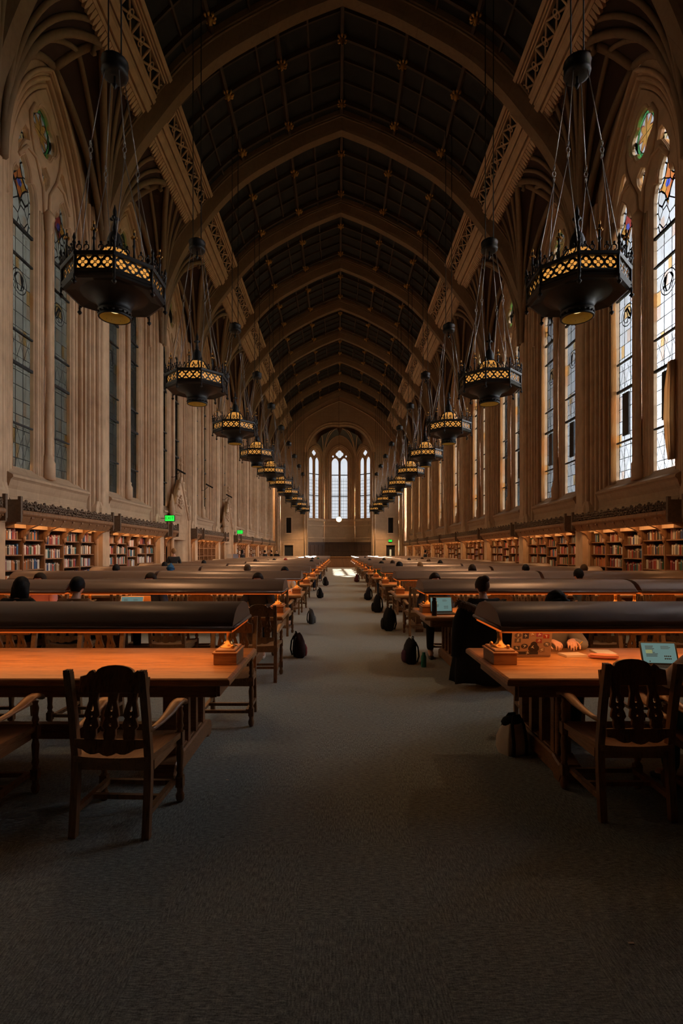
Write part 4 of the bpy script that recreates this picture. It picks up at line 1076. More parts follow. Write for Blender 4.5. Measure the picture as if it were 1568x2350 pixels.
def pose(kind):
    lean = {'type': .0, 'write': .07, 'stand': 0}[kind]
    if kind == 'stand':
        J = dict(pelvis=(0,0,.95), spine=(0,-.01,1.12), chest=(0,0,1.32), neck=(0,0,1.48), nk2=(0,.015,1.55), head=(0,.03,1.655))
        for q, n in ((-1,'l'),(1,'r')):
            J.update({n+'sh': (q*.18,0,1.41), n+'el': (q*.24,-.02,1.13), n+'wr': (q*.20,.14,.98 if q < 0 else 1.02), n+'hip': (q*.09,0,.90), n+'kn': (q*.10,.02,.50), n+'an': (q*.11,-.01,.09), n+'to': (q*.12,.14,.035)})
    else:
        f = lean
        J = dict(pelvis=(0,-.02,.545), spine=(0,.0+f*.4,.70), chest=(0,.04+f,.86-f*.2), neck=(0,.09+f*1.8,1.02-f*.5), nk2=(0,.105+f*2,1.075-f*.6), head=(0,.135+f*2.0,1.18-f*.2))
        for q, n in ((-1,'l'),(1,'r')):
            wr = (q*.13,.40,.79) if kind == 'type' else ((q*.085,.37,.855))
            J.update({n+'sh': (q*.175,.055+f*1.4,.965-f*.4), n+'el': (q*.26,.20+f,.775), n+'wr': wr, n+'hip': (q*.095,0,.53), n+'kn': (q*.12,.40,.50), n+'an': (q*.12,.38,.085), n+'to': (q*.13,.53,.04)})
    return J
RAD = dict(pelvis=.125, spine=.115, chest=.125, neck=.06, nk2=.052)
LIMB = dict(sh=.062, el=.043, wr=.029, hip=.085, kn=.058, an=.04, to=.032)
def person_meshes(kind):
    J = pose(kind); b = MB()
    V = {n: (J[n], RAD[n]) for n in RAD}; E = [('pelvis','spine'),('spine','chest'),('chest','neck'),('neck','nk2')]
    V['head'] = (tuple(Vector(J['head'])-Vector((0,.01,.05))), .055); E.append(('nk2','head'))
    for n in 'lr':
        for p in LIMB: V[n+p] = (J[n+p], LIMB[p])
        E += [('chest',n+'sh'),(n+'sh',n+'el'),(n+'el',n+'wr'),('pelvis',n+'hip'),(n+'hip',n+'kn'),(n+'kn',n+'an'),(n+'an',n+'to')]
    b.mesh(skin(V, E, 'pelvis'), None, 0, True)
    tilt = {'type': -.30, 'write': -.6, 'stand': -.1}[kind]
    Mh = head_mesh(b, J['head'], tilt)
    for q, n in ((-1,'l'),(1,'r')):
        w = Vector(J[n+'wr'])
        if kind == 'stand': hand(b, w, (-q*.2,.6,-.5), (-q,.2,0), -q, .7)
        else: hand(b, w, (-q*.25,.95,-.12), (0,0,-1), q, .45 if kind == 'type' else .8)
    body = remeshed(b, .0045 if kind == 'write' else .0075); body.materials.append(M['skin'])
    # top: torso and sleeves; trousers; shoes
    g = .018; V2 = {n: (J[n], RAD[n]+g) for n in ('pelvis','spine','chest')}; V2['pelvis'] = (J['pelvis'], RAD['pelvis']+.012); V2['neck'] = (tuple(Vector(J['neck'])-Vector((0,0,.03))), .075)
    E2 = [('pelvis','spine'),('spine','chest'),('chest','neck')]
    for n in 'lr':
        wv = Vector(J[n+'wr']); ev = Vector(J[n+'el'])
        V2.update({n+'sh': (J[n+'sh'], .078), n+'el': (J[n+'el'], .060), n+'wr': (tuple(wv+(ev-wv).normalized()*.02), .042)}); E2 += [('chest',n+'sh'),(n+'sh',n+'el'),(n+'el',n+'wr')]
    top = skin(V2, E2, 'chest'); top.materials.append(M['cloth'])
    V3 = {'pelvis': (J['pelvis'], .135)}; E3 = []
    for n in 'lr':
        V3.update({n+'hip': (J[n+'hip'], .10), n+'kn': (J[n+'kn'], .074), n+'an': (tuple(Vector(J[n+'an'])+Vector((0,0,.02))), .056)}); E3 += [('pelvis',n+'hip'),(n+'hip',n+'kn'),(n+'kn',n+'an')]
    trou = skin(V3, E3, 'pelvis'); trou.materials.append(M['cloth'])
    sh = MB()
    for n in 'lr':
        a, t_ = Vector(J[n+'an']), Vector(J[n+'to']); d = (t_-a); d.z = 0; d.normalize(); x = Vector((d.y,-d.x,0)); rings = []
        for s_, w, h in ((-.06,.028,.07),(-.03,.038,.085),(.05,.042,.08),(.11,.046,.055),(.16,.042,.045),(.195,.022,.03)):
            c = Vector((a.x, a.y, 0)) + d*s_; rings.append([tuple(c + x*(w*cos(q)) + Vector((0,0,max(.0, h*.5+h*.5*sin(q))))) for q in [2*PI*i/10 for i in range(10)]])
        sh.loft(rings, 0)
    shoes = sh.data('shoes'); shoes.materials.append(M['leath'])
    return body, top, trou, shoes, Mh
def hair_mesh(Mh, style):
    b = MB(); n1, n2 = 16, 22; rings = []
    for i in range(n1+1):
        p = PI*i/n1; ring = []
        for j in range(n2):
            a = 2*PI*j/n2; x, y, z = sin(p)*cos(a), sin(p)*sin(a), -cos(p)
            k = 1+.035*noise.noise(Vector((x*3,y*3,z*3)))
            X, Y, Z = x*.096*k, y*.114*k-.012, z*.132*k+.004
            if y > .25 and z < .45: Y = min(Y, .045)
            if z < -.35: X *= .85; Z = max(Z, -.085 if y < 0 else -.03); Y = min(Y, .0)
            ring.append((X, Y, Z))
        rings.append(ring)
    b.loft(rings, 0, True, True, True, Mh)
    if style == 'bun':
        b.ball((.02,-.125,.075), .043, 0, 8, Mh); b.tube([Mh@Vector((.02+.04*cos(q), -.125+.02*sin(q), .075+.04*sin(q))) for q in [2*PI*i/10 for i in range(11)]], .014, 5)
    if style == 'long':
        rings = []
        for z, w, d, y in ((.05,.100,.112,-.015),(-.04,.112,.105,-.035),(-.13,.122,.085,-.05),(-.24,.125,.065,-.065),(-.34,.10,.045,-.075)):
            rings.append([(w*cos(q)*(1+.05*sin(7*q)), y+d*sin(q)*.75-min(0, z)*.29, z) for q in [2*PI*i/18 for i in range(18)]])
        b.loft(rings, 0, True, True, True, Mh)
    if style == 'parted':
        for q in (-1, 1):
            b.tube([Mh@Vector(p) for p in ((q*.006,.07,.118),(q*.05,.075,.095),(q*.085,.05,.03),(q*.092,.02,-.06),(q*.085,.0,-.14))], [.012,.03,.034,.032,.02], 7)
    if style == 'beanie':
        b.tube([Mh@Vector((.094*cos(q), -.01+.112*sin(q), .015)) for q in [2*PI*i/20 for i in range(21)]], .02, 6); b.ball((0,-.01,.14), .03, 0, 6, Mh)
    if style == 'headset':
        b.tube([Mh@Vector((.099*cos(q), -.005, .03+.112*sin(q))) for q in [PI*i/12 for i in range(13)]], .010, 5)
        for q in (-1, 1): b.lathe([(.001,-.018),(.036,-.014),(.036,.014),(.001,.018)], 10, 0, Mh @ Matrix.Translation((q*.098,-.005,.0)) @ Matrix.Rotation(PI/2, 4, 'Y'))
    me = b.data('hair'); me.materials.append(M['hair']); return me
PM = {k: person_meshes(k) for k in ('type','write','stand')}
HM = {}
BLK=(.012,.011,.012); DBR=(.035,.020,.013); BRN=(.10,.055,.03); BLD=(.33,.19,.09); NAVY=(.015,.022,.045); GRY=(.19,.19,.20); PNK=(.50,.21,.20); WHT=(.55,.52,.48); DEN=(.05,.075,.12); RED=(.28,.04,.03); GRN=(.05,.11,.07); TEAL=(.03,.15,.17)
def person(label, loc, rz=0, kind='type', hair=BLK, style='short', top=BLK, trousers=NAVY, shoes=(.05,.05,.05), hm=None):
    body, tp, tr, shm, Mh = PM[kind]
    o = tag(link('person', body, None, loc, rz), label, 'person', 'people in the hall')
    link('top', tp, o, color=top); link('trousers', tr, o, color=trousers); link('shoes', shm, o, color=shoes)
    if (kind, style) not in HM: HM[kind, style] = hair_mesh(Mh, style)
    link('woollen_hat' if style == 'beanie' else 'hair', HM[kind, style], o, color=hair)
    return o
def seat(side, k, x, near, label, **kw):
    y = ROWS[k]+(-.6-.20 if near else .6+.20); return person(label, (x, y+kw.pop('dy', 0), 0), 0 if near else PI, **kw)
# beside the camera, first and second rows
seat(-1, 1, -4.30, True, 'person with long black hair in black, back turned, second row left of aisle', style='long', dy=.02)
seat(-1, 1, -4.80, False, 'person in a pink shirt facing a black laptop, second row left of aisle', top=PNK, hair=DBR)
seat(-1, 1, -3.53, True, 'person with short black hair and tan collar, back turned, second row left', top=(.22,.10,.04), hair=BLK)
seat(-1, 1, -3.02, False, 'person in dark sweater behind a laptop lit orange, second row left of aisle', top=NAVY, hair=DBR)
seat(-1, 1, -1.30, False, 'person in black with white trainers at the aisle end, second row left', top=BLK, trousers=(.05,.05,.055), shoes=(.75,.73,.70), hair=DBR, dy=.02)
seat(1, 1, 1.95, True, 'woman with brown hair in a bun, black top, back turned, near fur-collared coat', style='bun', hair=(.055,.032,.020), top=BLK, dy=.02)
seat(1, 0, 1.99, False, 'person with parted black hair writing by the stickered laptop, pale grey sleeves', kind='write', style='parted', hair=BLK, top=(.24,.225,.21), dy=.0)
seat(1, 0, 2.46, True, 'person in white shirt and teal jeans typing at the open laptop, frame edge', top=(.52,.50,.50), trousers=TEAL, hair=DBR, dy=-.15)
# farther heads, placed where each shows over the lamps
FAR = [(-1,3,262,True,BLK,'short','dark-haired'),(-1,3,388,True,(.03,.12,.26),'beanie','blue woollen-hatted'),(-1,3,566,True,BRN,'short','brown-haired'),(-1,4,375,True,BLK,'short','dark-haired'),(-1,5,466,True,BLK,'short','dark-haired'),(-1,6,585,True,DBR,'short','dark-haired'),(-1,6,630,False,BLK,'short','dark-haired'),(-1,8,717,True,BLK,'short','dark-haired'),(-1,2,655,False,BLK,'short','dark-haired'),(-1,7,655,True,RED,'long','red-haired'),(-1,9,700,False,DBR,'short','dark-haired'),
 (1,1,992,False,DBR,'short','dark-haired'),(1,2,1335,True,BLK,'short','black-haired'),(1,3,1346,True,BRN,'short','brown-haired'),(1,3,1087,True,DBR,'long','long-haired'),(1,3,1211,True,BLK,'short','black-haired'),(1,4,918,True,BLK,'headset','headphone-wearing'),(1,4,966,True,BLD,'short','fair-haired'),(1,5,902,True,DBR,'short','dark-haired'),(1,5,1012,True,BLK,'long','dark-haired'),(1,6,985,True,BRN,'short','brown-haired'),(1,7,882,True,BLK,'short','dark-haired'),(1,7,940,True,BLK,'short','dark-haired'),(1,8,970,True,DBR,'short','dark-haired'),(1,9,838,False,BLK,'short','dark-haired'),(1,4,838,False,BLK,'long','dark-haired'),(1,6,832,False,DBR,'short','dark-haired'),(-1,5,738,False,BLK,'short','dark-haired'),(-1,7,745,False,GRN,'beanie','green-hatted')]
TOPS = [BLK,NAVY,GRY,RED,BLK,GRN,DEN,BLK,WHT,NAVY]; TOPN = ['black','navy','grey','red','black','green','denim','black','white','navy']
cnt = {}
for i, (s, k, px, near, hc, st, nm) in enumerate(FAR):
    d = ROWS[k]+(-.8 if near else .8); x = (px-VX)*d/F; x = min(x, -1.15) if s < 0 else max(x, 1.55); c = cnt.get((s,k), 0); cnt[s,k] = c+1
    edge = abs(x) < 2.2
    seat(s, k, x, near, f'{nm} person in {TOPN[i%10]}, {ORD[c]} listed of the {rowname(k)}, {SIDE[s]} of aisle'.replace(' listed', ' one'), hair=hc, style=st, top=TOPS[i%10], trousers=[NAVY,DEN,BLK][i%3])
# standing figures along the walls
person('standing fair-haired person in a black leather jacket by the nearer pointed doorway', (-6.3, 20.0, 0), .4, 'stand', BLD, 'short', (.02,.02,.022))
person('standing person all in black at the wall shelves past the farther doorway', (-6.9, 37.5, 0), 1.2, 'stand', BLK, 'long', BLK, BLK)
for i, x in enumerate((610, 622, 632)): person(f'dark-clad person standing far down the left bookcases, {ORD[i]} of three together', ((x-VX)*47/F, 46.5+i*.8, 0), 1.0+i, 'stand', BLK, 'short', BLK, BLK)
person('standing person in black browsing the far bookcases on the right wall', (6.9, 41.5, 0), -1.3, 'stand', BLK, 'short', BLK, BLK)

# ------------------------------------------------------------------ things on the tables
def laptop(label, loc, rz, opening=1.9, shell=(.03,.03,.035), screen=True, stickers=False, w=.33):
    o = thing('laptop', label, 'laptop', loc, rz); d = w*.66
    b = MB(); b.bbox(-w/2, w/2, 0, d, 0, .016, .004); s_ = b.obj('base', M['plast'], o, color=shell)
    b = MB()
    for r_ in range(5):
        for c in range(12): b.box(-w/2+.02+c*(w-.04)/12+.002, -w/2+.02+(c+1)*(w-.04)/12-.002, .085+r_*.022, .104+r_*.022, .016, .019)
    b.obj('keyboard', M['iron'], s_)
    lid = MB(); lid.bbox(-w/2, w/2, 0, d, -.004, .004, .002); l = lid.obj('lid', M['plast'], o, color=shell); l.location = (0, d, .014); l.rotation_euler = (PI-opening, 0, 0)
    # the lid's inner side faces -Z in its own frame when opened back from the base
    l.rotation_euler = (PI-opening, 0, 0)
    b = MB(); b.box(-w/2+.012, w/2-.012, .014, d-.010, .004, .0048)
    p = b.obj('screen', M['screen'] if screen else M['dark'], l)
    if screen:
        b = MB(); Rn = random.Random(4)
        for q in range(9): b.box(-w*.36, -w*.36+Rn.uniform(.05,.09), d*(.80-.055*q), d*(.80-.055*q)+.004, .0049, .0053)
        for q in range(3): b.box(w*.06, w*.06+Rn.uniform(.05,.09), d*(.80-.05*q), d*(.80-.05*q)+.003, .0049, .0053)
        for q in range(2):
            for c in range(4): b.ball((w*(.14+.05*c), d*(.38-.11*q), .005), .006, 0, 4)
        b.box(-w*.30, -w*.27, d*.12, d*.17, .0049, .0053); b.obj('screen_marks', M['dark'], l)
        b = MB(); b.box(-w*.36, -w*.18, d*.50, d*.66, .00485, .0051); b.obj('highlighted_lines', m_glow('highlight', (.62,.68,.30), .4), l)
    if stickers:
        Rn = random.Random(9)
        shp = [(-.12,.17,'r',RED),(-.06,.185,'r',(.25,.05,.1)),(.0,.19,'r',(.30,.16,.10)),(.055,.175,'s',(.03,.03,.05)),(.12,.18,'o',(.10,.07,.06)),(-.13,.10,'o',(.12,.10,.09)),(-.06,.13,'r',(.22,.06,.06)),(.12,.135,'r',(.10,.08,.07)),(-.01,.075,'b',(.02,.02,.025)),(.06,.085,'o',(.03,.03,.04)),(.125,.07,'r',(.06,.06,.06)),(-.09,.05,'r',(.2,.14,.1)),(.03,.025,'w',(.03,.03,.035))]
        for x, y, k_, c in shp:
            b = MB(); L = {'r': rect(x-.026, x+.026, y-.018, y+.018), 's': rect(x-.026, x+.026, y-.024, y+.024), 'o': circ(x, y, .03, 14, .021), 'b': foil(x-.01, y, .05, 3, .03, 6), 'w': rect(x-.09, x+.09, y-.013, y+.013)}[k_]
            b.mesh(plate([L], .0006), Matrix.Translation((0,0,-.0049))); b.obj('sticker', M['plast'], l, color=c)
            b = MB()
            for q in range(3): a = Rn.uniform(0, 3); b.tube([(x-.014*cos(a), y-.010*sin(a)+.006*(q-1), -.006), (x, y+.006*(q-1)+.003, -.006), (x+.014*cos(a), y+.010*sin(a)+.006*(q-1), -.006)], .0016, 4)
            b.obj('sticker_print', M['paper'], l)
    return o
TZ = .761
laptop('laptop lid crowded with stickers, beside the lamp box on right nearest table', (1.61, 4.63, TZ), PI+.04, 1.75, (.30,.20,.14), True, True, .34)
laptop('open laptop with a pale green document on screen, nearest table right of aisle', (2.47, 3.86, TZ), -.12, 1.95, (.02,.02,.022), True, False, .27)
laptop('black laptop in front of the pink-shirted person, second row left', (-4.72, 8.0, TZ), PI, 1.75, (.015,.015,.017))
laptop('laptop with bright screen by short-haired person with tan collar, second row left', (-3.05, 7.45, TZ), 0, 1.9, (.4,.4,.42), True, False, .34)
laptop('laptop whose back is coloured lamp-lit orange, second row left of aisle', (-2.98, 8.09, TZ), PI, 1.75, (.52,.26,.10))  # orange shell colour carries the lamp's glow on the lid
laptop('laptop with pale screen beside the black bottle, second row right of aisle', (1.52, 7.36, TZ), .12, 1.75, (.03,.03,.03), True, False, .33)
def cup(label, loc, col=(.6,.5,.4)):
    b = MB(); b.lathe([(.03,0),(.04,.11),(.042,.112),(.042,.118),(.036,.122),(.02,.124)], 14); o = b.obj('paper_cup', M['plast'], None, loc=loc, color=col); tag(o, label, 'cup')
cup('pale paper cup right of the orange-lit laptop, second row left', (-2.62, 7.75, TZ), (.62,.52,.42)); cup('paper cup with red band on third row table right of aisle', (1.84, 11.1, TZ), (.6,.2,.15))
b = MB(); b.lathe([(.034,0),(.037,.01),(.037,.19),(.026,.215),(.024,.22)], 14); bo_ = thing('bottle', 'tall black water bottle near the aisle end, second row right table', 'bottle', (1.335, 7.28, TZ)); b.obj('flask', M['plast'], bo_, color=(.012,.012,.013)); b = MB(); b.lathe([(.027,.215),(.029,.22),(.029,.25),(.02,.256)], 12); b.tube([(-.02,0,.25),(-.018,0,.285),(.018,0,.285),(.02,0,.25)], .006, 5); b.obj('bottle_cap', M['plast'], bo_, color=(.02,.02,.02))
b = MB(); b.bbox(-.037, .037, -.075, .075, 0, .009, .002); tag(b.obj('phone', M['screen'], None, loc=(1.74, 7.46, TZ), rz=1.3), 'phone with lit screen beside the pale-screened laptop, second row right', 'phone')
def sheet(name, label, cat, loc, rz, w, d, h, col):
    o = thing(name, label, cat, loc, rz); b = MB(); b.box(-w/2+.003, w/2-.003, -d/2+.003, d/2-.003, .002, h-.002); b.obj('pages', M['paper'], o); b = MB(); b.box(-w/2, w/2, -d/2, d/2, 0, .002); b.box(-w/2, w/2, -d/2, d/2, h-.002, h); b.box(-w/2, -w/2+.003, -d/2, d/2, 0, h); b.obj('cover', M['cloth'], o, color=col)
sheet('notebook', 'closed cream notebook beside the stickered laptop', 'notebook', (2.00, 4.47, TZ), .15, .19, .13, .016, (.58,.46,.34))
sheet('notebook', 'open white notebook behind the pink pencil case', 'notebook', (2.33, 4.60, TZ), -.1, .16, .20, .010, (.62,.58,.50))
o = thing('pencil_case', 'pink zip pencil case lying on the nearest right table', 'case', (2.20, 4.34, TZ), -.25)
b = MB(); b.loft([[(x, w*cos(q), .022+h*sin(q)) for q in [2*PI*i/12 for i in range(12)]] for x, w, h in ((-.115,.012,.012),(-.09,.036,.020),(0,.046,.022),(.09,.038,.020),(.115,.012,.012))], 0); b.obj('pouch', M['cloth'], o, color=(.62,.24,.19))
b = MB(); b.tube([(-.11,-.03,.034),(0,-.042,.032),(.11,-.03,.034)], .004, 5); b.obj('zip', M['brass'], o)
b = MB(); b.tube([(0,0,0),(.09,.03,.07)], .0038, 6); b.tube([(-.010,-.0033,-.0078),(0,0,0)], [.001,.0038], 6); tag(b.obj('pencil', M['plast'], None, loc=(2.10, 4.66, .775), color=(.75,.45,.03)), 'yellow pencil held by the writing person', 'pencil')
for i, (x, y, lb) in enumerate([(1.62,11.0,'white papers on the third row table right of aisle'),(-1.6,11.3,'white papers on the third row table left of aisle'),(-.98,18.1,'loose white papers at aisle end, fifth row left of aisle'),(1.45,21.5,'loose white papers at aisle end, seventh row right of aisle'),(-4.2,8.1,'white sheet between the laptops, second row left of aisle'),(2.3,7.7,'scattered sheets under the second row lamp, right of aisle')]):
    b = MB()
    for q in range(3): b.box(-.10, .10, -.14, .14, .001+q*.0012, .0018+q*.0012, 0, Matrix.Rotation(q*.22, 4, 'Z'))
    tag(b.obj('paper_sheets', M['paper'], None, loc=(x, y, TZ), rz=i*.4), lb, 'paper')

# coat with a fur collar hung over the bun-haired woman's chair
o = thing('winter_coat', 'long black coat with brown fur collar draped over an armchair, right of aisle', 'coat', (1.80, 6.46, 0))
b = MB(); rings = []
for z, w, d, y in ((1.0,.23,.05,-.02),(.96,.29,.09,-.03),(.80,.33,.12,-.045),(.60,.37,.14,-.06),(.40,.40,.155,-.07),(.20,.43,.165,-.075),(.07,.44,.17,-.08)):
    ring = []
    for j in range(40):
        q = 2*PI*j/40; k = 1+(.07*sin(9*q+z*3)+.04*sin(17*q+z*8))*(1.1-z)
        ring.append((w*cos(q)*k + .03*(1-z), y-.0+d*sin(q)*k - (.02*(1-z)), z+.02*sin(5*q)*(1-z)))
    rings.append(ring)
b.loft(rings, 0, True, True); b.obj('coat_body', M['cloth'], o, color=(.010,.011,.015))
for q in (-1, 1): b = MB(); b.tube([(q*.27,.0,.93),(q*.34,-.10,.80),(q*.37,-.12,.60),(q*.385,-.13,.38)], [.06,.07,.06,.05], 8); b.obj('sleeve', M['cloth'], o, color=(.012,.013,.018))
b = MB(); Rn = random.Random(2)
path = [Vector((-.33,-.01,1.02)), Vector((-.22,-.06,.99)), Vector((-.10,-.10,.93)), Vector((.02,-.12,.90)), Vector((.12,-.10,.94)), Vector((.20,-.06,1.01)), Vector((.24,.0,1.03))]
b.tube(path, [.03,.045,.05,.05,.05,.045,.03], 10)
for i in range(900):
    f = Rn.uniform(0, len(path)-1.001); k = int(f); p = path[k].lerp(path[k+1], f-k); dv = Vector((Rn.gauss(0,1), Rn.gauss(0,1), Rn.gauss(0,1))).normalized()
    b.tube([p+dv*.03, p+dv*.052+Vector((0,0,-.006)), p+dv*.066+Vector((0,0,-.018))], [.012,.007,.001], 4)
b.obj('fur_collar', M['hair'], o, color=(.19,.125,.085))
b = MB(); b.tube([(.02,-.10,.96),(.08,-.16,.85),(.05,-.18,.75)], [.07,.09,.03], 8, 0); b.obj('hood', M['cloth'], o, color=(.012,.012,.016))

# ------------------------------------------------------------------ bags on the floor
def bag(label, loc, rz, col, col2=None, s=1.0, cat='backpack', strap=True):
    o = thing('backpack', label, cat, loc, rz); b = MB(); rings = []
    for z, w, d, y in ((0,.13,.07,0),(.03,.16,.10,.0),(.16,.165,.11,-.01),(.30,.15,.09,.01),(.40,.11,.065,.03),(.45,.05,.03,.04)):
        rings.append([(s*(w*(1+.10*sin(3.1*z*8+w*9)))*math.copysign(abs(cos(q))**.6, cos(q))+s*.05*z+s*.012*sin(5*q+z*9), s*(y+d*math.copysign(abs(sin(q))**.6, sin(q))-.12*z*z), s*z*(1+.06*sin(2*q))) for q in [2*PI*i/20 for i in range(20)]])
    b.loft(rings, 0); b.obj('pack_body', M['cloth'], o, color=col)
    b = MB(); b.loft([[(s*w*cos(q), s*(-.10+d*sin(q)-.01), s*z) for q in [2*PI*i/14 for i in range(14)]] for z, w, d in ((.03,.10,.03),(.08,.12,.045),(.18,.115,.045),(.24,.08,.02))], 0); b.obj('front_pocket', M['cloth'], o, color=col2 or col)
    for q in (-1, 1):
        b = MB(); b.tube([(s*q*.07, s*.08, s*.40),(s*q*.09, s*.125, s*.30),(s*q*.10, s*.14, s*.14),(s*q*.09, s*.11, s*.03)], s*.016, 6); b.obj('strap', M['cloth'], o, color=(.02,.02,.02))
    b = MB(); b.tube([(-s*.04,s*.05,s*.44),(-s*.03,s*.06,s*.49),(s*.03,s*.06,s*.49),(s*.04,s*.05,s*.44)], s*.01, 5); b.obj('grab_loop', M['cloth'], o, color=(.02,.02,.02))
    return o
bag('maroon and black backpack on the carpet at the end of the left second row', (-.62, 8.2, 0), 1.9, (.035,.018,.022), (.34,.09,.12), .82)
bag('grey backpack slumped at the end of the left third row', (-.62, 12.0, 0), 1.6, (.11,.12,.13), (.20,.21,.22), .72)
bag('black backpack at the end of the left fifth row', (-.65, 18.6, 0), 1.5, BLK, None, .8)
bag('black backpack with green bottle pocket on the aisle, second row right', (1.06, 7.75, 0), -1.4, (.02,.022,.028), (.10,.04,.08), .8)
b = MB(); b.lathe([(.035,0),(.038,.01),(.038,.15),(.025,.18),(.024,.21)], 12); tag(b.obj('bottle', M['plast'], None, loc=(1.22, 7.48, 0), color=(.03,.22,.17)), 'green bottle standing by the black backpack on the aisle', 'bottle')
bag('black bag standing beside the right third row table end', (1.05, 11.0, 0), -1.5, BLK, None, 1.05)
bag('black bag leaning by the right fourth row table end', (1.06, 14.3, 0), -1.6, BLK, None, 1.05)
bag('dark bag by the right fifth row table end', (1.02, 17.9, 0), -1.7, (.02,.02,.03), None, .95)
bag('dark red bag by the right eighth row table end', (1.0, 28.4, 0), -1.7, (.10,.02,.02), None, .95)
bag('dark bag by the left seventh row table end', (-.62, 25.4, 0), 1.7, (.03,.02,.02), None, .95)
o = thing('tote_bag', 'white canvas tote with black straps under the nearest right table', 'bag', (1.44, 4.30, 0), .3)
b = MB(); b.loft([[(w*math.copysign(abs(cos(q))**.5, cos(q))+.01*sin(4*q), d*math.copysign(abs(sin(q))**.5, sin(q)), z) for q in [2*PI*i/24 for i in range(24)]] for z, w, d in ((.0,.11,.07),(.05,.13,.085),(.14,.125,.08),(.20,.10,.06),(.25,.07,.03))], 0, True, False); b.obj('bag_body', M['cloth'], o, color=(.78,.72,.63))
for y in (-1, 1):
    b = MB(); b.tube([(-.06,y*.088,.0),(-.06,y*.09,.10),(-.055,y*.06,.24),(-.02,y*.03,.31),(.03,y*.03,.31),(.055,y*.06,.24),(.06,y*.09,.10),(.06,y*.088,.0)], .013, 6); b.obj('strap', M['cloth'], o, color=(.012,.012,.013))
b = MB(); b.loft([[(w*cos(q), .02+d*sin(q), z) for q in [2*PI*i/14 for i in range(14)]] for z, w, d in ((.20,.08,.045),(.25,.10,.06),(.28,.08,.05),(.30,.03,.02))], 0); b.obj('garment', M['cloth'], o, color=(.02,.018,.016))
# small litter on the carpet
for i, (px, py) in enumerate([(1449, 2165), (686, 1490), (1045//2+0, 1790), (1300//2+450, 1633)]):
    d = F*EYE/(py-VY); p = at(px, py, d); b = MB(); b.box(-.012, .012, -.005, .005, .0, .002); tag(b.obj('paper_scrap', M['paper'], None, loc=(p.x, p.y, .001), rz=i*1.3), ['white paper scrap alone on the open carpet close to camera, far right','tiny white scrap on carpet beside left second row','tiny white scrap on carpet by the left armchair','tiny white scrap on carpet before the white tote'][i], 'scrap')

# ------------------------------------------------------------------ curtains on the right-hand windows
for bi in range(1, 10):
    b = MB(); y1 = BAYS[bi]+1.52; rings = []
    for z in (3.6, 5, 7, 9, 11.2):
        rings.append([(XC+7.86+.045*sin(i*1.7)-.002*(11-z), y1-.30*(i/16)*(1.0 if z < 9 else .8), z) for i in range(17)] + [(XC+7.875+.045*sin(i*1.7)-.002*(11-z), y1-.30*(i/16)*(1.0 if z < 9 else .8), z) for i in range(16,-1,-1)])
    b.loft(rings, 0); tag(b.obj('curtain', M['curtain']), f'pale curtain gathered at the far jamb of the {ORD[bi-1]} window, right wall', 'curtain', 'curtains of the right windows')
b = MB(); rings = []
for z, k in ((3.85,.5),(4.3,.8),(4.9,1.0),(5.6,.9),(6.2,.5)): rings.append([(XC+7.80+.05*sin(i*1.5), BAYS[1]-1.52+.34*k*i/12, z) for i in range(13)] + [(XC+7.815+.05*sin(i*1.5), BAYS[1]-1.52+.34*k*i/12, z) for i in range(12,-1,-1)])
b.loft(rings, 0); tag(b.obj('curtain', M['curtain']), 'short bunched curtain low in the near jamb of the first window, right wall', 'curtain')

# ------------------------------------------------------------------ signs, desk, globe
def exit_sign(label, loc, rz):
    o = thing('exit_sign', label, 'sign', loc, rz); b = MB(); b.box(-.21, .21, -.03, .03, -.13, .13); b.box(-.02, .02, -.02, .02, .13, .2); b.obj('sign_box', M['iron'], o)
    b = MB(); b.box(-.19, .19, -.034, -.03, -.11, .11); b.obj('sign_face', M['green'], o)
    me = text_mesh('EXIT', .17, .003); b = MB(); b.mesh(me, Matrix(((1,0,0,0),(0,0,-1,-.036),(0,1,0,0),(0,0,0,1)))); b.obj('lettering', M['dark'], o)
p = at(390, 1189.5, 21.6); exit_sign('green EXIT sign beside the nearer pointed doorway on the left wall', p, 0)
b = MB(); b.tube([(p.x, p.y, p.z), (XC-7.5, p.y, p.z)], .012, 6); struct(b.obj('trim_90', M['iron']))
p = at(551, 1221, 37.0); exit_sign('green EXIT sign beside the farther pointed doorway on the left wall', p, 0)
b = MB(); b.tube([(p.x, p.y, p.z), (XC-7.5, p.y, p.z)], .012, 6); struct(b.obj('trim_91', M['iron']))
exit_sign('green EXIT sign above the right-hand door of the end wall', (XC+5.66, YEND-.06, 2.86), 0)
o = thing('service_desk', 'panelled wooden service desk closing the far end of the aisle', 'desk', (.25, 55, 0))
b = MB(); b.box(-1.9, 1.9, -.3, .3, 0, 1.05); b.obj('desk_front', M['desk'], o)
for q in range(6): b = MB(); b.box(-1.85+.62*q+.04, -1.85+.62*(q+1)-.02, -.325, -.3, .1, .95); b.obj('panel', M['desk'], o)
b = MB(); b.bbox(-2.0, 2.0, -.42, .4, 1.05, 1.12, .01); b.obj('counter_top', M['table'], o)
o = thing('pendant_lamp', 'round glowing glass globe lamp hanging before the apse windows', 'lamp', (XC-.08, 55.5, 0))
b = MB(); b.ball((0,0,5.08), .29, 0, 14); b.obj('globe', M['globe'], o); b = MB(); b.tube([(0,0,5.36),(0,0,18.2)], .014, 5); b.lathe([(.10,5.34),(.06,5.42),(.02,5.5)], 8); b.obj('lamp_stem', M['iron'], o); b = MB()
for q in range(4): b.tube([(.295*cos(q*PI/4)*sin(a), .295*sin(q*PI/4)*sin(a), 5.08+.295*cos(a)) for a in [2*PI*i/20 for i in range(21)]], .012, 4)
b.obj('globe_band', M['brass'], o)
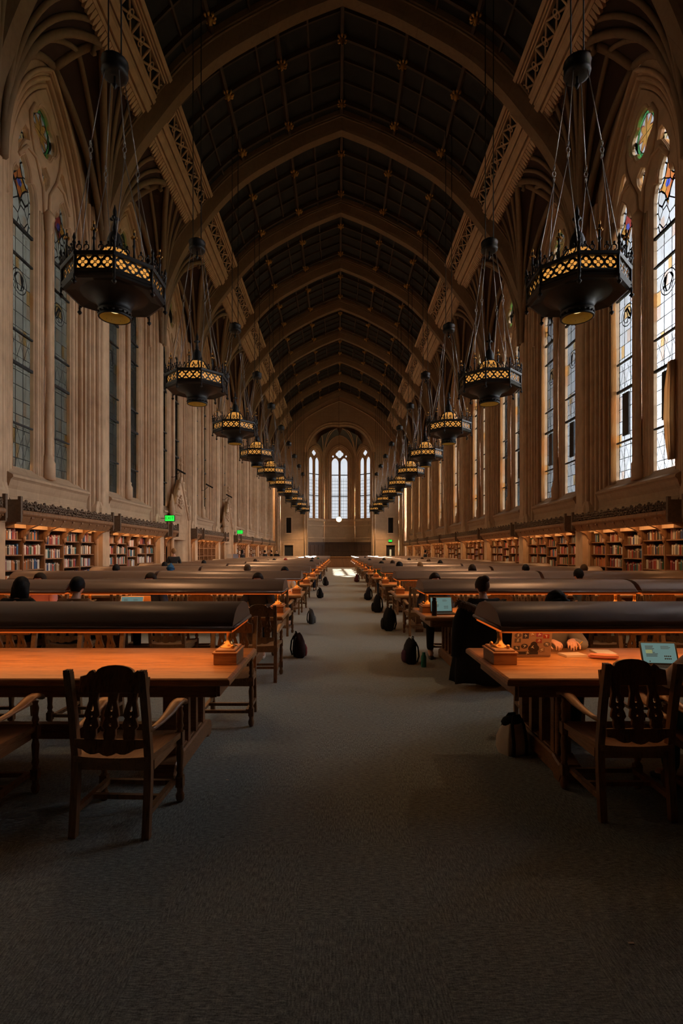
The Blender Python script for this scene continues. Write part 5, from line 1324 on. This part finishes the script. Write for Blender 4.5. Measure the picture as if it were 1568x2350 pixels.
for i, (px, py, d) in enumerate([(527,1280,33.0),(541,1281,33.4)]):
    p = at(px, py, d); o = thing('notice_board', ['white notice stand, first before the farther doorway on the left wall','blue and white notice stand, second before the farther left doorway'][i], 'notice', (p.x, p.y, 0)); b = MB(); b.box(-.16, .16, -.01, .01, 1.0, 1.5); b.obj('notice_face', M['plast'], o, color=[(.7,.68,.62),(.35,.42,.6)][i]); b = MB(); b.tube([(0,.02,0),(0,.02,1.3)], .015, 6); b.lathe([(.18,0),(.18,.015),(.02,.03)], 12); b.obj('stand', M['iron'], o)
# flood lamps on brackets by the left windows
for i, bi in enumerate((3, 4, 5)):
    y = BAYS[bi]-.55; o = thing('flood_lamp', f'small bracket flood lamp below the {ORD[bi-1]} left window', 'lamp', (XC-7.3, y, 5.3+.0*i)); b = MB(); b.box(-.22, .22, -.05, .05, -.04, .04, 0, Matrix.Rotation(.5, 4, 'Y')); b.obj('lamp_case', M['iron'], o); b = MB(); b.tube([(-.05,0,-.02),(-.3,0,-.25),(-.45,0,-.25)], .014, 5); b.obj('lamp_arm', M['iron'], o)

# ------------------------------------------------------------------ light, sky, camera
w = bpy.data.worlds.new('sky'); sc.world = w; w.use_nodes = True; wt = w.node_tree; wt.nodes.clear()
wo = wt.nodes.new('ShaderNodeOutputWorld'); bg = wt.nodes.new('ShaderNodeBackground'); wt.links.new(bg.outputs[0], wo.inputs[0])
bg.inputs[0].default_value = (.93,.96,1.0,1); bg.inputs[1].default_value = SKY
def portal(loc, rot, sx, sy):
    L = bpy.data.lights.new('sky_portal', 'AREA'); L.shape = 'RECTANGLE'; L.size = sx; L.size_y = sy; L.cycles.is_portal = True
    o = bpy.data.objects.new('sky_portal', L); COL.objects.link(o); o.location = loc; o.rotation_euler = rot
for y in ALLB:
    portal((XC-8.15, y, 8.6), (0, -PI/2, 0), 10.2, 3.0); portal((XC+8.15, y, 8.6), (0, PI/2, 0), 10.2, 3.0)
portal((XC, AY+.4, 9.4), (-PI/2, 0, 0), 2.4, 8.4); 
for q in (-1, 1): portal((XC+q*2.95, YEND+1.75, 9.4), (-PI/2, 0, -q*math.atan2(1.85, 2.14)), 2.0, 8.4)
S = bpy.data.lights.new('sun', 'SUN'); S.energy = SUN; S.angle = .01; S.color = (1,.86,.66)
so = bpy.data.objects.new('sun', S); COL.objects.link(so)
so.rotation_euler = Vector((.02, -1, -.50)).to_track_quat('-Z', 'Y').to_euler()
for s in (-1, 1):
    for k in range(10):
        P_ = bpy.data.lights.new('chandelier_lamp', 'SPOT'); P_.energy = CHL*(.45+.2*k); P_.spot_size = 2.1; P_.spot_blend = 1; P_.color = (1,.62,.32); P_.shadow_soft_size = .06
        o = bpy.data.objects.new('chandelier_lamp', P_); COL.objects.link(o); o.location = (XC+s*3.98, 9.0+BAY*k, 5.75)
        P_ = bpy.data.lights.new('vault_fill', 'POINT'); P_.energy = CHU*(.1+.09*k*k); P_.color = (1,.56,.26); P_.shadow_soft_size = .12  # added point light above each dome, stronger down the hall to brighten far arches
        o = bpy.data.objects.new('vault_fill', P_); COL.objects.link(o); o.location = (XC+s*3.98, 9.0+BAY*k, 7.0)
cam = bpy.data.cameras.new('camera'); co = bpy.data.objects.new('camera', cam); COL.objects.link(co)
cam.sensor_fit = 'HORIZONTAL'; cam.sensor_width = 36; cam.lens = 36*F/1568; cam.clip_end = 300; cam.clip_start = .05
cam.shift_x = (784-VX)/1568; cam.shift_y = (VY-1175)/1568
co.location = (0, 0, EYE); co.rotation_euler = (PI/2, 0, 0); sc.camera = co
sc.view_settings.view_transform = 'Standard'; sc.view_settings.look = 'None'; sc.view_settings.exposure = EXPO; sc.view_settings.gamma = 1; sc.view_settings.use_curve_mapping = False
sc.render.engine = 'CYCLES'; cy = sc.cycles
cy.use_denoising = True; cy.use_adaptive_sampling = True; cy.adaptive_threshold = .02; cy.adaptive_min_samples = 20; cy.max_bounces = 6; cy.diffuse_bounces = 3; cy.glossy_bounces = 2; cy.transparent_max_bounces = 12; cy.sample_clamp_indirect = 4; cy.use_light_tree = True; cy.caustics_reflective = False; cy.caustics_refractive = False
